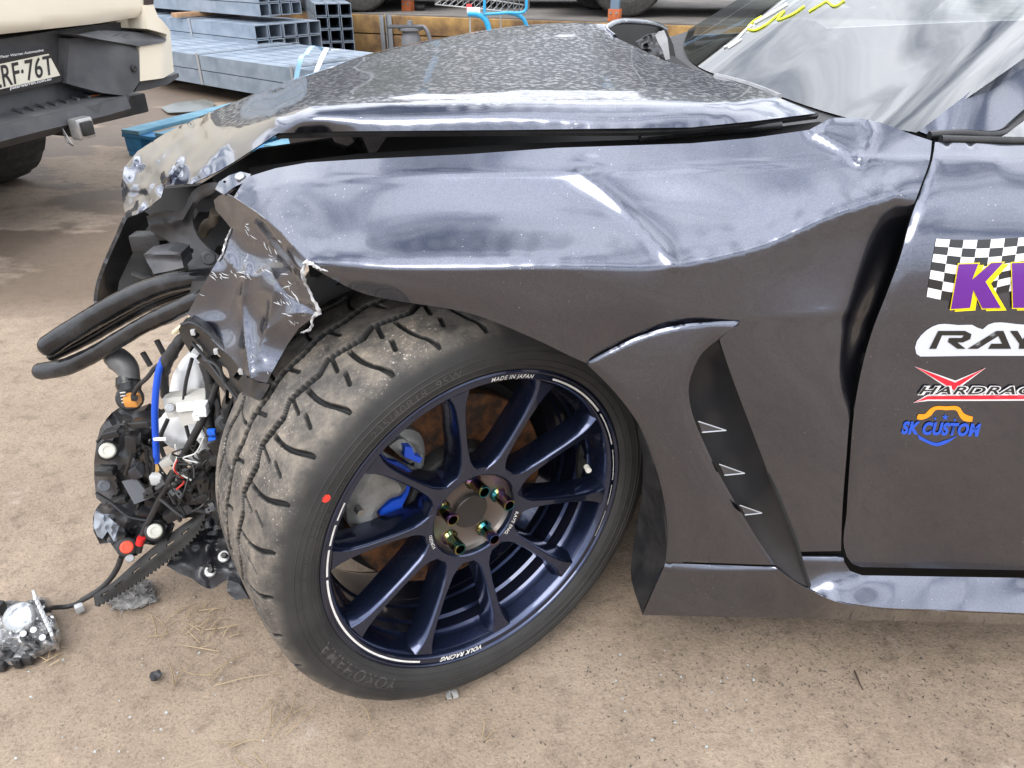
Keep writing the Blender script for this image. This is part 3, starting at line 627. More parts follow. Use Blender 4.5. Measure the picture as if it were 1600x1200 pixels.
# winged red wordmark
wing_a = [(1430, 573), (1493, 598), (1499, 610), (1490, 609)]; wing_b = [(1540, 575), (1494, 606), (1491, 612), (1488, 600)]
tail = [(1428, 629), (1450, 619), (1540, 618), (1700, 617), (1700, 623), (1530, 624), (1450, 624)]
decal('wing_outline', [grow(wing_a, 3), grow(wing_b, 3), grow(tail, 2.4)], STK['sticker_white'], 0, door)
decal_text('wordmark_text_outline', 'HARDRACE', STK['sticker_white'], 2, door, lambda u, v: (1433.5 + u * 208, 616 - v * 12), shear=.35, offset=.085, spacing=1.08)
decal('red_wings', [wing_a, wing_b, tail, [(1486, 603), (1498, 603), (1492, 613)]], STK['sticker_red'], 1, door)
decal_text('wordmark_text', 'HARDRACE', STK['sticker_black'], 3, door, lambda u, v: (1435 + u * 205, 616 - v * 12), shear=.35, offset=.015, spacing=1.08)
# orange and blue shield mark
sh_top = crv([(1433, 655), (1434, 648), (1445, 647), (1452, 640), (1458, 636), (1478, 635), (1500, 637), (1505, 645), (1512, 649), (1520, 651)], 26) + crv([(1519, 659), (1505, 657), (1498, 648), (1496, 643), (1478, 641), (1460, 642), (1456, 648), (1447, 654), (1440, 656)], 22)
decal('shield_arch', [sh_top], STK['sticker_orange'], 0, door, step=5)
decal('shield_base', [crv([(1434, 679), (1444, 685), (1455, 690), (1463, 692), (1474, 689), (1486, 685), (1497, 680)], 18) + crv([(1492, 684), (1482, 691), (1463, 697), (1448, 692), (1436, 686)], 14)], STK['sticker_blue'], 0, door, step=5)
decal_text('shield_text', 'SK CUSTOM', STK['sticker_blue'], 1, door, lambda u, v: (1408 + u * 122 + v * 3, 677 + u * 4 - v * 18), shear=.12, offset=.05, spacing=1.08)
def star(cx, cy, r_): return [(cx + r_ * (1 if k % 2 == 0 else .42) * math.sin(k * math.pi / 5), cy - r_ * (1 if k % 2 == 0 else .42) * math.cos(k * math.pi / 5)) for k in range(10)]
decal('shield_stars', [star(1477, 652, 5.5), star(1461, 654, 3), star(1492, 656, 3)], STK['sticker_blue'], 0, door, step=4)

# ---- bonnet
H_NEAR = [(197, 341), (215, 334), (235, 322), (252, 308), (257, 289), (301, 287), (340, 268), (367, 252), (410, 224), (434, 208), (500, 206), (560, 205), (800, 203), (1080, 199), (1180, 189), (1275, 177)]
H_REAR = [(1275, 177), (1215, 152), (1190, 141), (1120, 119), (1040, 95), (1008, 80), (960, 58), (946, 45), (956, 38)]
H_SIL = [(956, 38), (900, 36), (860, 38), (780, 46), (700, 60), (640, 71), (570, 88), (520, 105), (430, 135), (340, 170), (260, 207), (215, 236), (194, 262), (189, 290), (192, 318)]
hood_ctrl = (dense([(434, 208, .995), (500, 206, .977), (560, 205, .965), (800, 203, .952), (1080, 199, .957), (1180, 189, .977), (1275, 177, 1.005)], 24)
 + dense([(430, 182, 1.035), (480, 168, 1.012), (560, 166, 1.000), (700, 162, .990), (800, 161, .987), (950, 162, .988), (1100, 162, .997), (1205, 153, 1.06)], 24)
 + dense([(480, 158, 1.06), (560, 150, 1.06), (700, 146, 1.05), (900, 141, 1.06), (1080, 139, 1.10), (1150, 135, 1.17)], 16)
 + dense([(480, 135, 1.27), (600, 120, 1.24), (750, 105, 1.25), (900, 100, 1.26), (1000, 110, 1.26), (1120, 119, 1.30)], 12)
 + dense([(480, 120, 1.45), (600, 100, 1.42), (720, 75, 1.46), (850, 62, 1.47), (940, 70, 1.46), (1040, 95, 1.46)], 12)
 + [(1008, 80, 1.56), (960, 58, 1.63), (946, 45, 1.66), (956, 38, 1.70)]
 + dense([(860, 38, 1.65), (780, 46, 1.63), (640, 71, 1.60), (570, 88, 1.58), (520, 105, 1.56), (430, 135, 1.53), (340, 170, 1.47), (260, 207, 1.38), (215, 236, 1.30), (190, 270, 1.22), (191, 310, 1.16)], 20)
 + [(197, 341, 1.13), (252, 308, 1.06), (257, 290, 1.07), (301, 287, 1.04), (367, 252, 1.02), (400, 170, 1.24), (330, 205, 1.22), (300, 250, 1.11), (250, 255, 1.16), (380, 215, 1.06), (230, 290, 1.11)])
CRUM = [[(200, 300), (230, 262), (270, 225), (330, 185)], [(225, 320), (248, 280), (262, 250), (285, 215)], [(205, 325), (222, 290), (240, 250)], [(245, 300), (270, 262), (300, 225)], [(300, 285), (330, 245), (370, 205), (430, 185)], [(262, 288), (285, 258), (320, 222)]]
CRA = [-.012, .014, .010, -.012, -.010, .008]
def hood_fn(x, y):
    nose = sstep(370, 250, x) * 1.0
    r = 0
    for l, a_ in zip(CRUM, CRA): r = r + a_ * np.exp(-pdist(x, y, l) / 9)
    r = r + nose * (.070 * (vnoise(x / 24, y / 30, 12) - .5) + .030 * (vnoise(x / 11, y / 14, 2) - .5))
    r = r + .0015 * np.sin(x / 55 + y / 40) * sstep(420, 520, x) * sstep(1250, 1100, x) * sstep(166, 150, y)
    r = r - .008 * np.exp(-pdist(x, y, [(430, 182), (470, 167), (560, 166), (700, 162), (900, 162), (1100, 163), (1215, 154)]) / 4)
    r = r - .010 * np.exp(-pdist(x, y, [(480, 158), (560, 150), (700, 146), (900, 141), (1080, 139)]) / 2.5)
    r = r - .012 * np.exp(-pdist(x, y, [(420, 142), (520, 112), (600, 88), (700, 70), (820, 55), (900, 50)]) / 5)
    return r
HOOD_T = tps(hood_ctrl, 8e-4)
def HOOD_Y(x, y): return HOOD_T(x, y) + hood_fn(x, y)
hV, hF = sheet_geo(H_NEAR + H_REAR[1:] + H_SIL[1:], lambda x, y: P(x, y, HOOD_Y(x, y)), 5.0, .0014)
hm = MB(); hm.add(hV, hF)
# far half of the bonnet beyond the crest
sil = np.array([P(a_, b_, float(HOOD_Y(np.array(float(a_)), np.array(float(b_))))) for a_, b_ in H_SIL[:11]])
fr_rows = [sil, sil + np.array([-.01, .16, -.012]), sil + np.array([.0, .42, -.05]), sil + np.array([.02, .68, -.10]), sil + np.array([.03, .74, -.15])]
G = np.stack([hermite(r_, 40) for r_ in fr_rows]); G = np.stack([hermite(G[:, j], 16) for j in range(40)], 1)
hm.add(G.reshape(-1, 3), [(i*40 + j, (i+1)*40 + j, (i+1)*40 + j + 1, i*40 + j + 1) for i in range(15) for j in range(39)])
hcx = np.array([np.mean([hm.v[k] for k in f], axis=0) for f in hm.f]); hpx, hpy = PX(hcx)
bendy = np.interp(hpx, [330, 430, 470, 560, 900, 1100, 1215, 1280], [215, 184, 168, 166, 162, 163, 155, 170])
hmi = ((hpx < 318 + 30 * vnoise(hpx / 40, hpy / 40, 2)) | ((hpy > bendy) & (hpx > 330))).astype(int)
hood = hm.build('bonnet', None, car, sharp=50, mats=[PAINT_HOOD, PAINT_NOSE], midx=hmi)
hood['label'] = 'lifted buckled bonnet with dried water marks'
pxtube('bonnet_rear_lip', [(960, 58, 1.63), (947, 47, 1.66), (955, 38.5, 1.70), (1000, 34.5, 1.82), (1024, 38, 1.90), (1040, 45, 1.98)], .006, PAINT_HOOD, car, n=8)
# rolled dark lip under the bonnet edge
pxtube('bonnet_seal', [(a_[0], a_[1] + 3, float(HOOD_Y(np.array(float(a_[0])), np.array(float(a_[1])))) + .012) for a_ in H_NEAR[9:]], .005, BLACK, car, n=6)

# engine bay darkness: floor pan, inner wing, bulkhead
bay = MB()
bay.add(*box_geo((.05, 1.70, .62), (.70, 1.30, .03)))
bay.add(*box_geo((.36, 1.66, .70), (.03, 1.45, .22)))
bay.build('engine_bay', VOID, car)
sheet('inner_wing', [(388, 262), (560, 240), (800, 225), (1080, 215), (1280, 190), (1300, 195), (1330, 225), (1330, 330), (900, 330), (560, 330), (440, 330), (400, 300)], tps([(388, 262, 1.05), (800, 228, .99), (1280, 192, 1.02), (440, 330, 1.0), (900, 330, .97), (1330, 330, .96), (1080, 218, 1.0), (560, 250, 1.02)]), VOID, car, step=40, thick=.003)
pxtube('bonnet_hinge_rod', [(1000, 214, .965), (1120, 203, .985), (1220, 196, .99)], .006, BLACKG, car, n=8)

# ---- windscreen, pillars, cabin
GLASS = bpy.data.materials.new('windscreen_glass'); GLASS.use_nodes = True
g = GLASS.node_tree; g.nodes.clear(); go = g.nodes.new('ShaderNodeOutputMaterial'); gg = g.nodes.new('ShaderNodeBsdfGlossy'); gt = g.nodes.new('ShaderNodeBsdfTransparent'); gm_ = g.nodes.new('ShaderNodeMixShader'); gfr = g.nodes.new('ShaderNodeFresnel')
gg.inputs['Roughness'].default_value = .015; gt.inputs['Color'].default_value = (.62, .72, .68, 1); gfr.inputs['IOR'].default_value = 3.3
g.links.new(gfr.outputs[0], gm_.inputs[0]); g.links.new(gt.outputs[0], gm_.inputs[1]); g.links.new(gg.outputs[0], gm_.inputs[2]); g.links.new(gm_.outputs[0], go.inputs[0])
WB = [P(1432, 207, .962), P(1407, 203, .985), P(1313, 181, 1.12), P(1190, 140, 1.385), np.array([.385, 1.66, .815]), np.array([.41, 1.95, .815]), np.array([.50, 2.36, .825])]
WT = [np.array([1.28, 1.16, 1.23]), np.array([1.26, 1.19, 1.235]), np.array([1.22, 1.33, 1.25]), np.array([1.185, 1.50, 1.262]), np.array([1.175, 1.66, 1.265]), np.array([1.19, 1.92, 1.258]), np.array([1.28, 2.16, 1.23])]
WM = [(a_ + b_) / 2 + np.array([-.02, 0, .03]) for a_, b_ in zip(WB, WT)]
glass = loft('windscreen', [WB, WM, WT], GLASS, car, nu=50, nv=30, flip=True)
band = loft('windscreen_black_band', [[np.array(q) + np.array([-.004, 0, -.006]) for q in WB], [q + (m_ - q) * .055 + np.array([0, 0, -.004]) for q, m_ in zip(WB, WM)]], pm('ceramic_black_band', (.015, .015, .016), rough=.3), car, nu=50, nv=4)
sheet('windscreen_pillar', [(1436, 205), (1600, 78), (1900, -160), (1960, -100), (1605, 172), (1585, 188), (1572, 199), (1556, 207), (1492, 207), (1457, 213)], tps([(1436, 205, .958), (1600, 78, 1.045), (1900, -160, 1.20), (1605, 172, .985), (1960, -100, 1.14), (1556, 207, .945), (1460, 212, .940), (1540, 160, .975), (1520, 180, .958)]), PAINT, car, step=9, thick=.004)
pxtube('window_seal', [(1452, 212, .932), (1492, 209, .934), (1556, 211, .934), (1574, 204, .945), (1592, 189, .96), (1608, 175, .975), (1960, -96, 1.13)], .0055, BLACKG, car, n=8)
pxtube('belt_moulding', [(1470, 218, .905), (1600, 221, .905), (2300, 245, .905)], .005, BLACK, car, n=8)
sheet('side_window', [(1560, 214), (1580, 203), (1612, 176), (1960, -92), (2300, -200), (2300, 244), (1600, 219)], tps([(1560, 214, .93), (1612, 176, .97), (1960, -92, 1.13), (2300, 244, .93), (1600, 219, .925), (2300, -200, 1.14)]), GLASS, car, step=40, thick=0)
CABIN = pm('dark_cabin_trim', (.02, .022, .023), (.035, .036, .037), 12, .7)
loft('dashboard', [[q + np.array([.02, 0, -.03]) for q in WB], [np.array([.75, 1.0, .80]), np.array([.72, 1.1, .83]), np.array([.70, 1.2, .86]), np.array([.68, 1.4, .87]), np.array([.68, 1.66, .86]), np.array([.70, 1.95, .88]), np.array([.75, 2.33, .80])], [np.array([.80, 1.0, .50]), np.array([.80, 1.1, .50]), np.array([.80, 1.2, .50]), np.array([.8, 1.4, .50]), np.array([.8, 1.66, .5]), np.array([.8, 1.95, .5]), np.array([.8, 2.33, .5])]], CABIN, car, nu=30, nv=20)
cb = MB()
for yy in (1.30, 2.02):
    cb.add(*box_geo((1.45, yy, .50), (.50, .48, .16), bev=.06)); cb.add(*box_geo((1.72, yy, .85), (.16, .48, .62), bev=.06)); cb.add(*box_geo((1.78, yy, 1.17), (.10, .26, .16), bev=.04))
cb.build('seats', pm('dark_seat_cloth', (.03, .03, .032), (.05, .05, .05), 40, .85), car)
loft('roof', [WT, [q + np.array([.45, (1.66 - q[1]) * .02, .05]) for q in WT], [q + np.array([1.0, (1.66 - q[1]) * .05, -.02]) for q in WT]], PAINT, car, nu=30, nv=14, thick=.02, flip=True)
body = MB()
body.add(*box_geo((1.75, 1.68, .50), (2.2, 1.48, .30), bev=.05)); body.add(*box_geo((1.3, 1.68, .30), (2.4, 1.40, .12), bev=.03))
body.add(*box_geo((1.42, .92, .37), (2.3, .14, .40), bev=.02)); body.add(*box_geo((.02, 1.34, .36), (.62, .34, .44), bev=.03))  # boxes behind sill and wheel, added to stop light leaking through
body.build('cabin_floor_and_light_blocks', VOID, car)
loft('far_fender', [[np.array([-.75, 2.30, .66]), np.array([-.3, 2.42, .72]), np.array([.2, 2.46, .78]), np.array([.5, 2.46, .80])], [np.array([-.72, 2.50, .50]), np.array([-.3, 2.56, .55]), np.array([.2, 2.57, .55]), np.array([.5, 2.56, .55])], [np.array([-.72, 2.50, .22]), np.array([-.3, 2.55, .22]), np.array([.2, 2.56, .2]), np.array([.5, 2.55, .2])]], PAINT, car, nu=20, nv=12, thick=.003)
loft('far_door', [[np.array([.5, 2.46, .80]), np.array([1.4, 2.46, .84]), np.array([2.6, 2.44, .86])], [np.array([.5, 2.56, .55]), np.array([1.4, 2.58, .55]), np.array([2.6, 2.58, .55])], [np.array([.5, 2.55, .18]), np.array([1.4, 2.56, .18]), np.array([2.6, 2.56, .18])]], PAINT, car, nu=16, nv=12, thick=.003)

# scrawled paint-pen marks and crack streaks on the screen
def on_glass(px, py, lift=.0015):
    u = np.array(WB[2]); a_ = WT[2] - WB[3]; b_ = WB[4] - WB[2]; n_ = np.cross(a_, b_); n_ /= np.linalg.norm(n_)
    # march along the ray until it meets the lofted glass: use its triangulated mesh
    d = ray(px, py); hit = BVH.ray_cast(Vector(CAM), Vector(d).normalized())
    if hit[0] is None: return None
    p = np.array(hit[0]); nn = np.array(hit[1]); nn = nn if nn @ (CAM - p) > 0 else -nn
    return p + nn * lift
from mathutils.bvhtree import BVHTree
gme = glass.data; BVH = BVHTree.FromPolygons([Vector(ORG[car]) + v.co for v in gme.vertices], [tuple(p_.vertices) for p_ in gme.polygons])
PEN = pm('yellow_paint_pen', (.72, .80, .05), rough=.6); PENW = pm('white_paint_pen', (.75, .76, .76), rough=.6); PENR = pm('red_label', (.75, .18, .16), rough=.5)
def pen(name, pts, w, mat):
    q = [on_glass(*p_) for p_ in crv(pts, 6 * len(pts))]; q = [p_ for p_ in q if p_ is not None]
    if len(q) > 3: V, F = tube_geo(q, w, n=6, raw=True); mk(name, V, F, mat, glass, sharp=None)
def z8(x, y): return (1040 + x / 2.857, y / 2.857)
pen('pen_stroke', [z8(430, 75), z8(385, 105), z8(368, 130), z8(390, 138), z8(440, 118), z8(500, 72), z8(530, 52), z8(500, 90), z8(560, 70), z8(620, 30)], .0022, PEN)
pen('pen_stroke', [z8(640, 55), z8(690, 25), z8(720, 10), z8(750, 30), z8(800, 5)], .0020, PEN)
pen('pen_stroke', [z8(400, 105), z8(480, 60), z8(545, 20)], .0036, PENW)
pen('pen_stroke', [z8(262, 215), z8(310, 190), z8(345, 150), z8(385, 115)], .0026, PENW)
pen('pen_stroke', [z8(280, 218), z8(340, 178)], .0022, PENW)

# ================================================================== FRONT WHEEL (part of the car)
WC = np.array([-.0365, .8233, .318]); _a = R(32.85); _k = R(1.02)
WN = np.array([math.sin(_a) * math.cos(_k), -math.cos(_a) * math.cos(_k), math.sin(_k)]); WE1 = np.array([math.cos(_a), math.sin(_a), 0]); WE2 = np.cross(WN, WE1)
def W(r_, ang, s): 
    r_ = np.asarray(r_, float)[..., None]; ang = np.asarray(ang, float)[..., None]; s = np.asarray(s, float)[..., None]
    return WC + r_ * (np.cos(ang) * WE1 + np.sin(ang) * WE2) + s * WN
def WXY(x, y, s): return WC + np.asarray(x, float)[..., None] * WE1 + np.asarray(y, float)[..., None] * WE2 + np.asarray(s, float)[..., None] * WN
def on_wheel(px, py, s): return PL(px, py, WC + WN * s, WN)
def w_ang(px, py, s=0.0):
    q = on_wheel(px, py, s) - WC; return math.atan2(q @ WE2, q @ WE1), math.hypot(q @ WE2, q @ WE1)
def lathe(prof, n=96, closed=False):
    p = np.asarray(prof, float); m = len(p); t = np.linspace(0, 2 * math.pi, n, endpoint=False)
    V = W(p[:, 0][:, None] + 0 * t, t[None] + 0 * p[:, :1], p[:, 1][:, None] + 0 * t).reshape(-1, 3)
    F = [(i*n + k, i*n + (k+1) % n, (i+1)*n + (k+1) % n, (i+1)*n + k) for i in range(m - 1 if not closed else m) for k in range(n)]
    F = [tuple(x % (m * n) for x in f) for f in F]
    return V, F
wheel = empty('front_wheel', tuple(WC)); wheel.parent = car; wheel.location = WC - ORG[car]

def tyre_material():
    m = bpy.data.materials.new('worn_tyre_rubber'); m.use_nodes = True; nt = m.node_tree; b = nt.nodes['Principled BSDF']; L = nt.links.new; N = nt.nodes.new
    tc = N('ShaderNodeTexCoord'); at = N('ShaderNodeAttribute'); at.attribute_name = 'tread'
    def noise(scale, det, rough=.65, vec=None):
        n = N('ShaderNodeTexNoise'); n.inputs['Scale'].default_value = scale; n.inputs['Detail'].default_value = det; n.inputs['Roughness'].default_value = rough; L(vec or tc.outputs['Object'], n.inputs['Vector']); return n.outputs['Fac']
    def ramp(f, st):
        r = N('ShaderNodeValToRGB'); e = r.color_ramp.elements
        while len(e) < len(st): e.new(.5)
        for k, (p, c) in enumerate(st): e[k].position = p; e[k].color = (*c, 1)
        L(f, r.inputs[0]); return r.outputs['Color']
    def mix(f, a, b_):
        x = N('ShaderNodeMix'); x.data_type = 'RGBA'; L(f, x.inputs['Factor']) if not isinstance(f, float) else None
        L(a, x.inputs['A']); L(b_, x.inputs['B']); return x.outputs['Result']
    side = ramp(noise(16, 6), [(.3, (.019, .0187, .0185)), (.7, (.034, .033, .032))])
    dirt = ramp(noise(22, 9, .72), [(.30, (.030, .028, .026)), (.44, (.075, .067, .059)), (.60, (.165, .142, .115)), (.76, (.36, .29, .21))])
    speck = ramp(noise(240, 3, .75), [(.60, (0, 0, 0)), (.68, (1, 1, 1))])
    pat = ramp(noise(7, 4), [(.45, (0, 0, 0)), (.62, (1, 1, 1))])
    mm = N('ShaderNodeMath'); mm.operation = 'MULTIPLY'; L(speck, mm.inputs[0]); L(pat, mm.inputs[1])
    wh = N('ShaderNodeRGB'); wh.outputs[0].default_value = (.48, .43, .38, 1)
    dirt2 = mix(mm.outputs[0], dirt, wh.outputs[0])
    col0 = mix(at.outputs['Fac'], side, dirt2)
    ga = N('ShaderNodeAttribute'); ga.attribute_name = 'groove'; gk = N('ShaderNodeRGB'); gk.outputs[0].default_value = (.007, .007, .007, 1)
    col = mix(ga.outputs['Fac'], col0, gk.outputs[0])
    L(col, b.inputs['Base Color']); b.inputs['Roughness'].default_value = .72; b.inputs['Specular IOR Level'].default_value = .35
    bp = N('ShaderNodeBump'); bp.inputs['Strength'].default_value = .5; bp.inputs['Distance'].default_value = .0015; L(noise(170, 6, .75), bp.inputs['Height']); L(bp.outputs[0], b.inputs['Normal'])
    return m
TYRE = tyre_material()
# tyre cross section: (radius, offset outward from the rim lip)
TO = [(.2385, -.010), (.2420, -.003), (.2455, .0015), (.2500, .0055), (.2600, .0085), (.2720, .0090), (.2820, .0075)]
SHO = hermite([(.2820, .0075, 0), (.2920, .0045, 0), (.3010, -.0010, 0), (.3070, -.0075, 0), (.3112, -.0160, 0)], 16)[1:-1]
shoulder_s, inner_s, RT = -.016, -.232, .3170
npitch = 29
def crown(s):
    w = (s - shoulder_s) / (inner_s - shoulder_s); return RT - .006 * np.abs(2 * w - 1) ** 3.0
nt_, nc_ = 2320, 116
ns_ = nc_ + len(SHO)
sv = np.concatenate([SHO[:, 1], np.linspace(shoulder_s, inner_s, nc_)]); tv = np.linspace(0, 2 * math.pi, nt_, endpoint=False)
T2, S2 = np.meshgrid(tv, sv)
arc = T2 * RT; pitch = 2 * math.pi * RT / npitch; wv = np.broadcast_to(np.concatenate([np.linspace(.002, .030, len(SHO) + 2)[1:-1], .030 + np.linspace(0, shoulder_s - inner_s, nc_)])[:, None], T2.shape)              # metres in from the outer shoulder
def groove(d, w): return 1 - sstep(w * .55, w, np.abs(d))
ph = (arc / pitch) % 1.0
def seg_d(ax, ay, bx, by, bend=0.0):
    """distance to a slot given in (pitch fraction, metres in), wrapped round"""
    best = np.full(ph.shape, 9.0)
    for k in (-1, 0, 1):
        u = (ph + k) * pitch; Ax, Bx = ax * pitch, bx * pitch; dx, dy = Bx - Ax, by - ay; L2 = dx*dx + dy*dy
        t = np.clip(((u - Ax) * dx + (wv - ay) * dy) / L2, 0, 1)
        qx = Ax + t * dx + bend * np.sin(t * math.pi); qy = ay + t * dy
        best = np.minimum(best, np.hypot(u - qx, wv - qy))
    return best
zig = .105 + .012 * np.where(ph < .72, ph / .72 - .5, .5 - (ph - .72) / .28) * 1.0
dep = .0085 * groove(wv - zig, .0072)
zig2 = .163 + .006 * np.where(ph < .5, ph * 2 - .5, 1.5 - ph * 2)
dep = np.maximum(dep, .0085 * groove(wv - zig2, .0068))
dep = np.maximum(dep, .0065 * groove(seg_d(.66, .104, .74, .078, .0), .0034))
dep = np.maximum(dep, .0075 * groove(seg_d(.34, .094, .08, .021, .006), .0042))
dep = np.maximum(dep, .0060 * groove(seg_d(.66, .064, .74, .044), .0036))
dep = np.maximum(dep, .0050 * groove(seg_d(.25, .138, .36, .163), .0034))
dep = np.maximum(dep, .0070 * groove(wv - .218 - .004 * np.sin(ph * 2 * math.pi), .0060))
dep = np.maximum(dep, .0050 * groove(seg_d(.70, .175, .50, .216, .006), .0034))
RB = np.concatenate([SHO[:, 0], crown(sv[len(SHO):])])[:, None]
S2 = S2 - dep * np.concatenate([np.linspace(.8, .25, len(SHO)), np.zeros(nc_)])[:, None]
RR = RB - dep * np.concatenate([np.linspace(.5, .95, len(SHO)), np.ones(nc_)])[:, None] + .0006 * (vnoise(arc * 60, wv * 60, 3) - .5)
rows = [(np.full(nt_, r_), np.full(nt_, s_)) for r_, s_ in TO] + [(RR[i], S2[i]) for i in range(ns_)]
rows += [(np.full(nt_, r_), np.full(nt_, s_)) for r_, s_ in ((.306, -.240), (.296, -.248), (.28, -.252), (.262, -.250), (.245, -.243), (.238, -.235))]
TV = np.concatenate([W(r_, tv, s_) for r_, s_ in rows])
TV[:, 2] = np.where(TV[:, 2] < .0015, .0015 + (TV[:, 2] - .0015) * .02, TV[:, 2])   # flattened where it stands
m_ = len(rows)
TF = [(i*nt_ + k, i*nt_ + (k+1) % nt_, (i+1)*nt_ + (k+1) % nt_, (i+1)*nt_ + k) for i in range(m_-1) for k in range(nt_)]
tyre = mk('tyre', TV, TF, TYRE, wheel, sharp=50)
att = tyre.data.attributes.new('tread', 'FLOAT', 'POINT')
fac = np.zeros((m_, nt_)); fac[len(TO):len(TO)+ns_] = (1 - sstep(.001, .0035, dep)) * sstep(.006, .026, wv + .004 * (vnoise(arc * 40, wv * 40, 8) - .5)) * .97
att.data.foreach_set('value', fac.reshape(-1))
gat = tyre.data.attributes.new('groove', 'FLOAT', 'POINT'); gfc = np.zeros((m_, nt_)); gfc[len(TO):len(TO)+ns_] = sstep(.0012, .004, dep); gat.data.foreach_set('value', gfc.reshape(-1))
# raised ribs and lettering on the sidewall
LET = pm('raised_rubber_lettering', (.062, .060, .058), (.040, .039, .038), 40, .55)
def side_s(r_):
    return np.interp(r_, [q[0] for q in TO], [q[1] for q in TO])
def polar_text(name, body, r0, size, ang_c, mat, parent, sfun, lift=.0006, spacing=1.05, shear=0., offset=0., raise_=.0008):
    V, F = text_geo(body, spacing=spacing, shear=shear, offset=offset); V = V * size
    wd = V[:, 0].max(); rr = r0 + V[:, 1]; an = ang_c + (wd / 2 - V[:, 0]) / r0
    top = W(rr, an, sfun(rr) + lift); return mk(name, top, facing(top, F, WC + WN), mat, parent, sharp=None)
polar_text('sidewall_lettering', 'YOKOHAMA', .2560, .0255, w_ang(560, 1035)[0], LET, wheel, side_s, spacing=1.15, offset=.01)
polar_text('sidewall_lettering', '235/40R18  95W', .2585, .0165, w_ang(660, 648)[0], LET, wheel, side_s, spacing=1.15)
polar_text('sidewall_lettering', 'TREADWEAR 200  TRACTION A  TEMPERATURE A', .2530, .0062, w_ang(520, 770)[0], LET, wheel, side_s)
polar_text('sidewall_lettering', 'TUBELESS  RADIAL  EXTRA LOAD  MAX LOAD 690 KG', .2640, .0055, w_ang(500, 850)[0], LET, wheel, side_s)
RIBM = pm('sidewall_rib_rubber', (.022, .022, .022), (.036, .035, .034), 16, .6)
for rr_ in (.2505, .2600, .2720, .2790):
    V, F = lathe([(rr_ - .0008, side_s(rr_ - .0008) - .0004), (rr_ - .0004, side_s(rr_) + .0009), (rr_ + .0004, side_s(rr_) + .0009), (rr_ + .0008, side_s(rr_ + .0008) - .0004)], 144); mk('sidewall_rib', V, F, RIBM, wheel)
ra, rr0 = w_ang(509, 778, .008)
dv = [W(rr0 + .0055 * math.sin(t), ra + .0055 * math.cos(t) / rr0, float(side_s(rr0 + .0055 * math.sin(t))) + .0007) for t in np.linspace(0, 2 * math.pi, 16, endpoint=False)]
mk('red_dot', dv, facing(dv, [tuple(range(16))], WC + WN * 2), pm('red_paint_dot', (.62, .04, .025), rough=.7), wheel)

# rim
RIMB = pm('dark_blue_rim_paint', (.020, .029, .066), (.032, .044, .095), 5, .20, metal=.88, rough2=.32, coat=.9, coat_rough=.06, bump=.03, bscale=400)
RIMM = pm('machined_dark_hub', (.17, .150, .140), (.21, .185, .17), 6, .34, metal=.9, rough2=.44)
rim_prof = [(.2405, -.022), (.2430, -.010), (.2438, -.003), (.2428, .0000), (.2400, .0008), (.2380, -.0004), (.2368, -.0024), (.2290, -.0032), (.2262, -.0060), (.2235, -.014), (.2205, -.030), (.2195, -.033), (.2188, -.040), (.2150, -.046), (.2146, -.066), (.2115, -.071), (.2110, -.100), (.2085, -.104), (.2085, -.116), (.2110, -.120), (.2130, -.150), (.2180, -.190), (.2280, -.215), (.2330, -.225)]
V, F = lathe(rim_prof, 160); rim = mk('rim', V, F, RIMB, wheel, sharp=28); ORG[rim] = ORG[wheel]
SP0 = R(97)
face_s = lambda r_: np.interp(r_, [.060, .075, .10, .14, .18, .205, .2255], [-.030, -.0295, -.0265, -.0205, -.0140, -.0100, -.0075])
def spoke_geo(t0):
    rr = np.concatenate([np.linspace(.070, .10, 9), np.linspace(.11, .19, 10), np.linspace(.197, .2245, 8)])
    wf = np.interp(rr, [.070, .078, .088, .10, .13, .17, .195, .21, .2245], [.0440, .0350, .0215, .0140, .0100, .0105, .0135, .0195, .0310])
    wb = np.interp(rr, [.070, .078, .088, .10, .13, .17, .195, .21, .2245], [.0442, .0415, .0325, .0255, .0210, .0220, .0270, .0350, .0500])
    sd = np.interp(rr, [.070, .10, .16, .21, .2245], [.040, .042, .040, .034, .028])
    V = []
    for r_, a_, b_, d_ in zip(rr, wf, wb, sd):
        f0 = float(face_s(r_))
        for x, s in ((-b_/2, f0 - d_), (-b_/2, f0 - d_ * .55), (-a_/2 - (b_ - a_) * .16, f0 - .0065), (-a_/2 - .0004, f0 - .0016), (-a_/2 + .0014, f0), (a_/2 - .0014, f0), (a_/2 + .0004, f0 - .0016), (a_/2 + (b_ - a_) * .16, f0 - .0065), (b_/2, f0 - d_ * .55), (b_/2, f0 - d_)):
            ct, st = math.cos(t0), math.sin(t0); X = r_ * ct - x * st; Y = r_ * st + x * ct
            V.append(WXY(X, Y, s))
    n = 10; m = len(rr); F = [(i*n + k, (i+1)*n + k, (i+1)*n + k + 1, i*n + k + 1) for i in range(m-1) for k in range(n-1)] + [(i*n + n-1, (i+1)*n + n-1, (i+1)*n, i*n) for i in range(m-1)]
    F += [tuple(range(n)), tuple((m-1)*n + k for k in range(n))[::-1]]
    return V, F
for k in range(10):
    V, F = spoke_geo(SP0 - k * R(36)); mk('spoke', V, F, RIMB, wheel, sharp=40)
V, F = lathe([(.0660, -.075), (.0660, -.036), (.0672, -.0315), (.0695, -.0298), (.0750, -.0297), (.0810, -.0300), (.0835, -.034), (.0840, -.068)], 96); mk('hub_ring', V, F, RIMB, wheel, sharp=35)
V, F = lathe([(.0662, -.038), (.063, -.0440), (.056, -.0475), (.040, -.0490), (.0270, -.0490)], 72); hubp = mk('hub_pad', V, F, RIMM, wheel)
CAPM = pm('dark_centre_cap', (.045, .040, .038), (.06, .054, .05), 8, .42, metal=.6)
